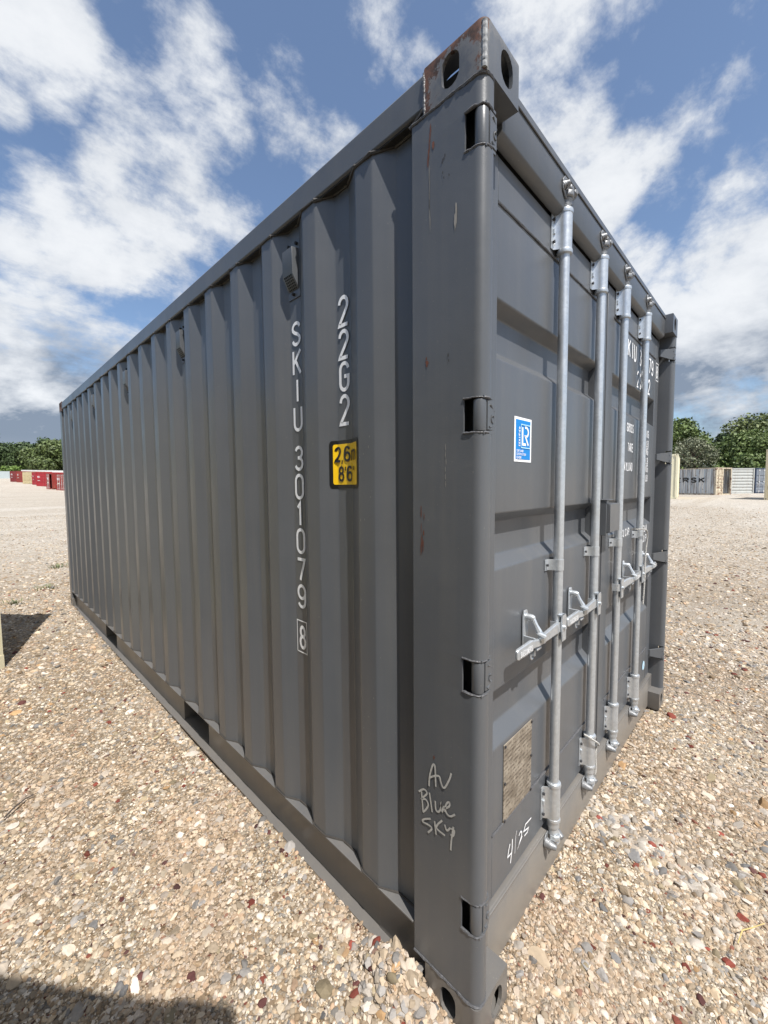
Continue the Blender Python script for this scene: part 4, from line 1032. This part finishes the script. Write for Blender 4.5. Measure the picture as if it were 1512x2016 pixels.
# ================================================================== OTHER CONTAINERS
def cpaint(name, col, dirt=.3, rust=.0, var=.08):
    m, t, p = newmat(name); tc = N(t, 'ShaderNodeTexCoord'); ob = tc.outputs['Object']
    mp = N(t, 'ShaderNodeMapping'); LK(t, ob, mp.inputs[0]); mp.inputs[3].default_value = (5, 5, .5)
    c = mixc(t, noise(t, ob, 1.3, 5), tuple(x*(1-var) for x in col), tuple(min(1, x*(1+var)) for x in col))
    c = mixc(t, smooth(t, noise(t, mp.outputs[0], 1, 5, .6), .5, .7, 0, dirt), c, (.25, .19, .13))
    if rust: c = mixc(t, smooth(t, noise(t, ob, 3.5, 7, .7), .62-.12*rust, .68-.08*rust, 0, 1), c, (.16, .06, .03))
    LK(t, c, p.inputs['Base Color']); p.inputs['Roughness'].default_value = .55
    return m
def far_container(name, label, P0, P1, mat, z, h=2.591, length=6.058, ends='door', frame=None, group=None, side_mat=None, barm=None):
    """near end face runs from P0 (left) to P1 (right) as seen from the front; the body goes back from it"""
    P0 = Vector(P0); P1 = Vector(P1); ex = (P1-P0); w = 2.438; ang = math.atan2(ex.y, ex.x)
    root = empty(name, (P0.x, P0.y, z), ang); tag(root, label, 'shipping container', group)
    frame = frame or mat; side_mat = side_mat or mat
    # local frame: x along the end face, y into the body
    m = MB()
    for x0 in (0, w-.11):
        m.box(x0, x0+.11, 0, .14, .11, h-.11); m.box(x0, x0+.11, length-.14, length, .11, h-.11)
    m.box(0.005, .06, .14, length-.14, h-.10, h-.015); m.box(w-.06, w-.005, .14, length-.14, h-.10, h-.015)
    m.box(.03, .06, .14, length-.14, .02, .17); m.box(w-.06, w-.03, .14, length-.14, .02, .17)
    m.box(.11, w-.11, .03, .10, h-.12, h-.012); m.box(.11, w-.11, .03, .10, .02, .15)
    m.box(.11, w-.11, length-.10, length-.03, h-.12, h-.012); m.box(.11, w-.11, length-.10, length-.03, .02, .15)
    m.build('frame', frame, root)
    m = MB()
    for x0 in (0, w-.162):
        for y0 in (0, length-.178):
            for z0 in (0, h-.118):
                m.box(x0-.003, x0+.165, y0-.003, y0+.181, z0, z0+.118)
    cst = m.build('corner_casting', frame, root)
    m = MB()
    for x0 in (.06, w-.10):
        for z0 in (.03, h-.088): m.box(x0, x0+.04, -.006, -.0035, z0, z0+.06)
    m.build('corner_casting_hole', M_dark, cst)
    for sx in (0, 1):
        P = [(.045, .14)]; y = .16
        while y < length-.42: P += [(.045, y), (.012, y+.068), (.012, y+.14), (.045, y+.208)]; y += .278
        P.append((.045, length-.14)); P = [((w-a) if sx else a, b) for a, b in P]
        n = len(P); m = MB().add([(a, b, zz) for zz in (.16, h-.09) for a, b in P], [(i, i+1, n+i+1, n+i) for i in range(n-1)])
        m.build('side_panel', side_mat, root)
    m = MB(); m.box(.05, w-.05, .09, length-.09, h-.05, h-.035); m.build('roof', frame, root)
    m = MB(); m.box(.1, w-.1, length-.07, length-.05, .14, h-.11); m.build('front_wall', mat, root)
    if ends == 'flat':
        P = [(.11, .05)]; x = .14
        while x < w-.35: P += [(x, .05), (x+.03, .02), (x+.12, .02), (x+.15, .05)]; x += .22
        P += [(w-.11, .05)]; n = len(P)
        m = MB().add([(a, b, zz) for zz in (.15, h-.12) for a, b in P], [(i, i+1, n+i+1, n+i) for i in range(n-1)]); m.build('end_wall', mat, root)
    elif ends == 'ribbed':
        P = [(.05, .15)]; zz = .22
        while zz < h-.40: P += [(.05, zz), (.085, zz+.04), (.085, zz+.13), (.05, zz+.17)]; zz += .30
        P += [(.05, h-.12)]; n = len(P)
        m = MB().add([(x, a, b) for x in (.11, w-.11) for a, b in P], [(i, i+1, n+i+1, n+i) for i in range(n-1)]); m.build('end_wall', mat, root)
    else:
        for k in (0, 1):
            if ends == 'half_open' and k == 1: continue
            if ends == 'ajar' and k == 0: continue
            a, b = (.11, w/2-.005) if k == 0 else (w/2+.005, w-.11)
            pz = [(.050, .15)]
            for zt in (.62, 1.17, 1.75): pz += [(.050, zt-.09), (.085, zt-.05), (.085, zt+.05), (.050, zt+.09)]
            pz += [(.050, h-.12)]; n = len(pz)
            m = MB().add([(x, p_[0], p_[1]) for x in (a, b) for p_ in pz], [(i, i+1, n+i+1, n+i) for i in range(n-1)])
            m.box(a, a+.06, .046, .10, .15, h-.12); m.box(b-.06, b, .046, .10, .15, h-.12)
            d = m.build('door', mat, root)
            for xx in (a+.34, b-.26):
                m = MB(); m.tube([(xx, .025, .08), (xx, .025, h-.06)], .018, 6); m.box(xx-.25, xx, .0, .02, .95, .985)
                for zb in (.25, 1.2, h-.25): m.box(xx-.05, xx+.05, .01, .046, zb-.05, zb+.05)
                m.build('locking_bar', barm or frame, d)
    if ends in ('half_open', 'ajar'):
        m = MB(); x0_ = (w/2 if ends == 'half_open' else .115)
        P = [(x0_, .9)]
        x = x0_
        while x < x0_+1.0: P += [(x+.03, .9), (x+.07, .93), (x+.14, .93), (x+.18, .9)]; x += .22
        n = len(P); m.add([(a, b, zz) for zz in (.15, h-.12) for a, b in P], [(i, i+1, n+i+1, n+i) for i in range(n-1)])
        m.build('dark_doorway_panel', M_dark, root)  # ridged panel coloured near black for the shade inside the open doorway
        # the open leaf folded back along the side
        m = MB(); xs_ = (w+.02) if ends == 'half_open' else -.06
        m.box(xs_, xs_+.045, .12, 1.24, .15, h-.12); m.build('door', mat, root)
    return root
cream = cpaint('cream_paint', (.74, .69, .50), .08); cream2 = cpaint('tan_paint', (.50, .44, .30), .2)
M_red = cpaint('red_paint', (.36, .020, .030), .18, .2); M_maroon = cpaint('maroon_paint', (.20, .022, .025), .3, .4)
M_redb = cpaint('brick_red_paint', (.28, .035, .028), .3, .5); M_beige = cpaint('beige_paint', (.52, .44, .26), .3, .45)
M_silver = cpaint('silver_paint', (.42, .43, .41), .25, .1); M_navy = cpaint('blue_paint', (.17, .195, .23), .2, .1); M_wht = cpaint('white_paint', (.60, .61, .60), .15); M_palebl = cpaint('pale_blue_paint', (.40, .45, .46), .1)
M_dkblue = cpaint('dark_blue_paint', (.02, .035, .07), .1); M_tanr = cpaint('rusty_cream_paint', (.55, .48, .36), .3, .9)
def streaky():
    m, t, p = newmat('peeling_grey_paint'); tc = N(t, 'ShaderNodeTexCoord'); ob = tc.outputs['Object']
    sp = N(t, 'ShaderNodeSeparateXYZ'); LK(t, ob, sp.inputs[0])
    mp = N(t, 'ShaderNodeMapping'); LK(t, ob, mp.inputs[0]); mp.inputs[3].default_value = (1, 6.5, .22)
    n1 = noise(t, mp.outputs[0], 1.6, 3, .5); mp2 = N(t, 'ShaderNodeMapping'); LK(t, ob, mp2.inputs[0]); mp2.inputs[3].default_value = (1, 9, .3); n2 = noise(t, mp2.outputs[0], 1.0, 4, .5)
    c = mixc(t, smooth(t, n1, .44, .50), (.24, .22, .20), (.46, .50, .52))
    c = mixc(t, smooth(t, n2, .54, .57), c, (.68, .66, .61)); c = mixc(t, smooth(t, noise(t, ob, 4, 7, .7), .60, .64), c, (.17, .10, .06))
    c = mixc(t, smooth(t, sp.outputs[2], .22, .10), c, (.04, .03, .03))
    LK(t, c, p.inputs['Base Color']); p.inputs['Roughness'].default_value = .6; return m
M_streak = streaky()
GR = 'red and beige containers lined up across the yard'
tz = lambda x, y: float(terrain(x, y))-.01
def row(nm_label, a, b, mat, ends='door', barm=None, side=None, txt=None):
    o = far_container('shipping_container', nm_label, a, b, mat, tz((a[0]+b[0])/2, (a[1]+b[1])/2), ends=ends, group=GR, barm=barm, side_mat=side)
    if txt:
        t = MB(); text(t, txt, .25, 1.62, .22, .34, .08, lambda s, z: (s, .036, z), .25); t.build('lettering', M_white, o, fix=False)
        t = MB(); t.box(.3, 1.0, .034, .038, 1.05, 1.17); t.build('marking_stripe', cream if 'yellow' in nm_label else M_wht, o)
    return o
row('maroon container, farthest left of the red ones, beside the long white container', (6.65, 132.27), (7.62, 130.03), M_maroon, txt='TEX')
row('dark red container between the farthest maroon one and the beige one', (7.40, 126.72), (8.25, 124.42), M_redb, txt='TEX')
row('beige container with rust patches, only pale one in the red row', (7.71, 116.17), (9.02, 114.12), M_beige)
row('bright red container directly right of the beige container', (8.61, 109.07), (9.03, 106.67), M_red, txt='TEX')
row('broad bright red container in the middle of the row, with pale marks', (8.42, 100.06), (9.57, 97.90), M_red, txt='TEX')
row('brick red container with yellow mark and its dark open doorway to the right', (8.47, 86.99), (8.97, 84.60), M_redb, ends='half_open', barm=M_wht, txt='TEX')
row('nearest red container with yellow mark, touching the edge of the grey container', (9.12, 81.88), (9.90, 79.56), M_redb, barm=M_wht, txt='TEX')
o = far_container('shipping_container', 'long pale bluish white container at the far left edge below the woods', (1.5, 181.5), (3.0, 179.5), M_palebl, tz(8, 190)-.35, length=18.0)
o.rotation_euler = (0, 0, R_(86)); o.location = (9.87, 190.1, tz(9.9, 190)-.05)
o = far_container('shipping_container', 'white container showing only its pale roof line behind the red row', (19, 140), (20, 142), M_wht, tz(18, 135)+.1, length=9.6)
o.rotation_euler = (0, 0, R_(86)); o.location = (19.2, 144.0, tz(15, 144)+.35)
far_container('shipping_container', 'bright cream tall container right behind the far edge of the grey doors', (30.49, 6.57), (30.8, 4.15), cream, .50, h=2.896, ends='flat')
o = far_container('shipping_container', 'tan tall container cut off by the right edge of the photo', (31.2, .08), (30.95, -2.35), cream2, .52, h=2.896)
gh = far_container('shipping_container', 'old peeling grey container with black letters along its side and one door open', (47.25, 3.65), (49.35, 2.78), M_tanr, .36, ends='half_open', side_mat=M_streak, frame=M_tanr)
far_container('shipping_container', 'silver grey container with horizontal ribs, between the peeling one and the blue one', (52.6, 2.93), (54.4, 1.28), M_silver, .40, ends='ribbed')
far_container('shipping_container', 'dull blue container beside the silver ribbed one', (54.55, 1.22), (56.35, -.42), M_navy, .41, frame=M_dkblue, barm=M_wht)
# lettering on the side of the old container (long face, local -x side)
t = MB()
def Fg(s, z): return (-.010 if False else .004, s, z)
s = 4.78
for i, ch in enumerate('MAERSK'):
    w_ = .54; s0 = 1.46+(5-i)*.70
    for path in G[ch]:
        ribbon(t, [(s0-.06-p[0]*(w_-.12), 1.24+p[1]*.40) for p in path], .12, Fg, .2, -8)
t.build('lettering', M_black, gh, fix=False)
# containers close by, left of the view
o = far_container('shipping_container', 'cream container whose corner just enters at the left edge', (-.73+.79*0-.79*2.438, 4.13-.61*2.438), (-.73, 4.13), cream, .0, ends='door', barm=M_galv)
K = Vector((-.955, -1.06)); bdir = Vector((.8, .6))
o = far_container('shipping_container', 'tall cream container behind the viewpoint that casts the shadow at lower left', tuple(K-bdir*2.438), tuple(K), cream2, 0.0, h=2.896)
# ================================================================== TREES
def leafmat(name, c0, c1):
    m, t, p = newmat(name); g = N(t, 'ShaderNodeNewGeometry')
    oi = noise(t, g.outputs['Position'], .9, 4, .6)
    c = mixc(t, smooth(t, g.outputs['Random Per Island'], 0, 1), c0, c1)
    c = mixc(t, smooth(t, oi, .4, .65, 0, .6), c, tuple(x*1.5 for x in c1))
    LK(t, c, p.inputs['Base Color']); p.inputs['Roughness'].default_value = .6
    try: p.inputs['Transmission Weight'].default_value = 0
    except Exception: pass
    return m
M_bark = simple('bark', (.12, .095, .07), .9, var=.3, nscale=3)
M_leafG = leafmat('leaves_bright', (.045, .075, .018), (.12, .165, .045)); M_leafO = leafmat('leaves_olive', (.06, .085, .025), (.15, .18, .06))
M_leafD = leafmat('leaves_dark', (.024, .045, .018), (.065, .10, .035)); M_leafS = leafmat('leaves_grey_green', (.085, .10, .055), (.17, .18, .11)); M_leafM = leafmat('leaves_mid', (.04, .06, .018), (.10, .135, .04)); M_leafH = leafmat('leaves_hedge', (.05, .09, .015), (.13, .20, .04))
def leaves(centers, n, size, r):
    """n leaf clumps spread over the blobs in centers [(x,y,z,r)], returned as quads"""
    cs_ = np.array([c[:3] for c in centers]); rs_ = np.array([c[3] for c in centers]); k = r.choice(len(cs_), n, p=rs_**2/np.sum(rs_**2))
    d = r.normal(size=(n, 3)); d /= np.linalg.norm(d, axis=1)[:, None]
    rad = rs_[k]*(.55+.45*r.random(n)**.5)*(1+.12*r.normal(size=n)); P = cs_[k]+d*rad[:, None]*np.array([1, 1, .85])
    nn = d+r.normal(size=(n, 3))*.7; nn /= np.linalg.norm(nn, axis=1)[:, None]
    a = np.cross(nn, r.normal(size=(n, 3))); a /= np.linalg.norm(a, axis=1)[:, None]; b = np.cross(nn, a)
    s1 = size*r.uniform(.6, 1.4, n)[:, None]; s2 = s1*r.uniform(.35, .7, (n, 1))
    V = np.stack([P-a*s1, P-b*s2+nn*s1*.2, P+a*s1, P+b*s2+nn*s1*.2], 1).reshape(-1, 3)
    return V
def quadmesh(name, V, mat):
    n = len(V)//4; me = bpy.data.meshes.new(name); me.vertices.add(len(V)); me.vertices.foreach_set('co', V.ravel().astype(np.float32))
    me.loops.add(n*4); me.loops.foreach_set('vertex_index', np.arange(n*4, dtype=np.int32)); me.polygons.add(n)
    me.polygons.foreach_set('loop_start', np.arange(0, n*4, 4, dtype=np.int32)); me.polygons.foreach_set('loop_total', np.full(n, 4, np.int32)); me.update(); me.materials.append(mat)
    o = bpy.data.objects.new(name, me); C.objects.link(o); return o
def tree(label, x, y, h, rad, mat, seed, nleaf=9000, size=.17, low=.25, squash=1.0, group='trees beyond the yard'):
    z0 = tz(x, y); root = empty('tree', (x, y, z0)); tag(root, label, 'tree', group); r = np.random.default_rng(seed); R2 = random.Random(seed)
    m = MB(); m.tube([(0, 0, -.1), (.1, .05, h*.3), (0, .1, h*.6), (.1, 0, h*.85)], .0, 8, rs=[.26, .2, .13, .04])
    blobs = []
    nb = 22
    for i in range(nb):
        t_ = i/(nb-1); zz = h*(low+(1-low-.08)*t_); env = rad*math.sin(math.pi*(.18+.80*t_))**.7; a = i*2.4+R2.random(); rr = env*R2.uniform(.35, .85)
        bx_, by_ = rr*math.cos(a), rr*math.sin(a)*squash; br = rad*R2.uniform(.26, .42); blobs.append((bx_, by_, zz, br))
        m.tube([(0, 0, max(.2, zz-h*.18)), (bx_*.5, by_*.5, zz-h*.05), (bx_, by_, zz)], .0, 5, rs=[.09, .06, .02])
    for i in range(8):
        a = R2.random()*6.28; blobs.append((rad*.95*math.cos(a), rad*.95*math.sin(a), h*R2.uniform(low, .9), rad*.16))
    m.build('trunk', M_bark, root, True)
    o = quadmesh('crown', leaves(blobs, nleaf, size, r), mat); o.parent = root
    return root
tree('tall bright green tree standing at the far edge of the grey doors', 74.0, 10.6, 10.2, 4.4, M_leafG, 1, 14000, .20)
tree('thin grey green tree with bare twigs in front of the tall bright one', 64.5, 7.6, 6.9, 2.8, M_leafS, 2, 4200, .14)
tree('broad round light green tree above the silver container', 68.0, 2.6, 6.9, 4.6, M_leafG, 3, 15000, .18, low=.12)
tree('high spreading olive tree behind the broad round one', 88.0, 2.9, 11.4, 6.5, M_leafO, 4, 12000, .24)
tree('small dark tree poking up left of the spreading olive tree', 84.0, 6.2, 9.2, 1.7, M_leafD, 5, 2600, .2, low=.5)
tree('tree mostly hidden by the grey container, left of the tall bright one', 78.0, 17.5, 9.0, 4.8, M_leafD, 6, 9000, .22)
tree('olive tree standing to the right of the house roof', 72.0, -7.5, 8.5, 4.6, M_leafO, 8, 9000, .22)
def band(name, label, az0, az1, D, z_h, n, size, mat, seed, depth=14, top=.9, cat='woods'):
    r = np.random.default_rng(seed); bl = []
    k = int((az1-az0)*D*math.pi/180/3.0)
    for i in range(k*3):
        az = math.radians(az0+(az1-az0)*(i+r.random())/(k*3)); d = D+r.uniform(0, depth); x = CX+d*math.cos(az); y = CY+d*math.sin(az)
        hh = z_h*r.uniform(.30, top)*(1+.12*math.sin(az*37)+.08*math.sin(az*91)); bl.append((x, y, tz(x, y)+hh, z_h*r.uniform(.18, .30)))
    o = quadmesh(name, leaves(bl, n, size, r), mat); tag(o, label, cat, kind='stuff'); return o
band('woods', 'dense dark green woods closing the yard at far left', 60, 100, 225, 15.8, 110000, .55, M_leafD, 11)
band('woods', 'lighter green tree line standing nearest the grey container at far left', 81, 85, 205, 14.5, 14000, .5, M_leafM, 12, depth=8)
band('woods', 'distant woods behind the grey container', 8, 60, 210, 13, 60000, .8, M_leafD, 13)
band('hedge', 'bright green low brush in front of the dark woods', 60, 100, 212, 5.5, 50000, .4, M_leafH, 14, depth=5, cat='brush')
band('hedge', 'green brush along the foot of the trees on the right', -8, 12, 63, 2.9, 14000, .16, M_leafG, 15, depth=4, cat='brush')
# ================================================================== HOUSE
hs = empty('house', (86.0, -3.2, tz(86, -3))); tag(hs, 'house of which only the brown shingle roof shows above the trees at right', 'house')
m = MB(); m.box(0, 9, -8, 4.0, 0, 3.4); m.build('wall', simple('beige_siding', (.45, .40, .33), .8), hs)
m = MB(); m.add([(-.5, 4.6, 3.3), (-.5, -8.6, 3.3), (9.5, -8.6, 3.3), (9.5, 4.6, 3.3), (4.5, 1.4, 7.6), (4.5, -6, 7.6)], [(0, 1, 5, 4), (3, 4, 5, 2), (0, 4, 3), (1, 2, 5), (0, 3, 2, 1)])
m.build('roof', simple('brown_shingle', (.13, .105, .09), .9, var=.3, nscale=8, bump=.4, bscale=20), hs)
m = MB(); m.box(2.2, 2.6, .4, .8, 5.0, 6.6); m.build('vent_pipe', M_dark, hs)
# ================================================================== WEEDS AND STEMS
M_weed = leafmat('weed_leaves', (.07, .09, .04), (.17, .19, .09))
for i, (x, y, hgt, lab) in enumerate(((.263, 9.17, .16, 'small green weed growing in the gravel beyond the far end of the grey container'), (-.114, 7.36, .09, 'tiny weed in the gravel in front of the shadow of the cream container'), (-.50, 6.62, .08, 'low scrap of weed at the top edge of the left shadow'))):
    r = np.random.default_rng(40+i); n = 60; V = []
    for k in range(n):
        a = r.random()*6.28; t_ = r.random()*.18; b = Vector((t_*math.cos(a), t_*math.sin(a), 0)); d = Vector((math.cos(a)*.6, math.sin(a)*.6, .8+r.random()))*hgt*.3; s = Vector((-math.sin(a), math.cos(a), 0))*.006
        V += [b-s, b+s, b+d+s*.4, b+d-s*.4]
    o = quadmesh('weed', np.array([tuple(v) for v in V]), M_weed); o.location = (x, y, float(ground(x, y))); tag(o, lab, 'weed')
M_straw = simple('dry_straw', (.52, .40, .16), .8); M_twig = simple('dark_twig', (.06, .05, .045), .8)
def gz(x, y, d=.02): return (x, y, float(ground(x, y))+d)
m = MB(); m.tube([gz(.805, -.479), gz(.853, -.487, .03), gz(.89, -.51, .025), gz(.94, -.54, .02)], .0, 5, rs=[.0016, .002, .0018, .001]); o = m.build('straw_stem', M_straw, None, True); tag(o, 'bent yellow straw lying on the gravel at lower right', 'straw')
m = MB(); m.tube([gz(-.83, 1.98), gz(-.79, 2.02, .025), gz(-.75, 2.06), gz(-.70, 2.07)], .0, 5, rs=[.003, .004, .003, .0015]); o = m.build('twig', M_twig, None, True); tag(o, 'short dark twig lying on the gravel at the left edge', 'twig')
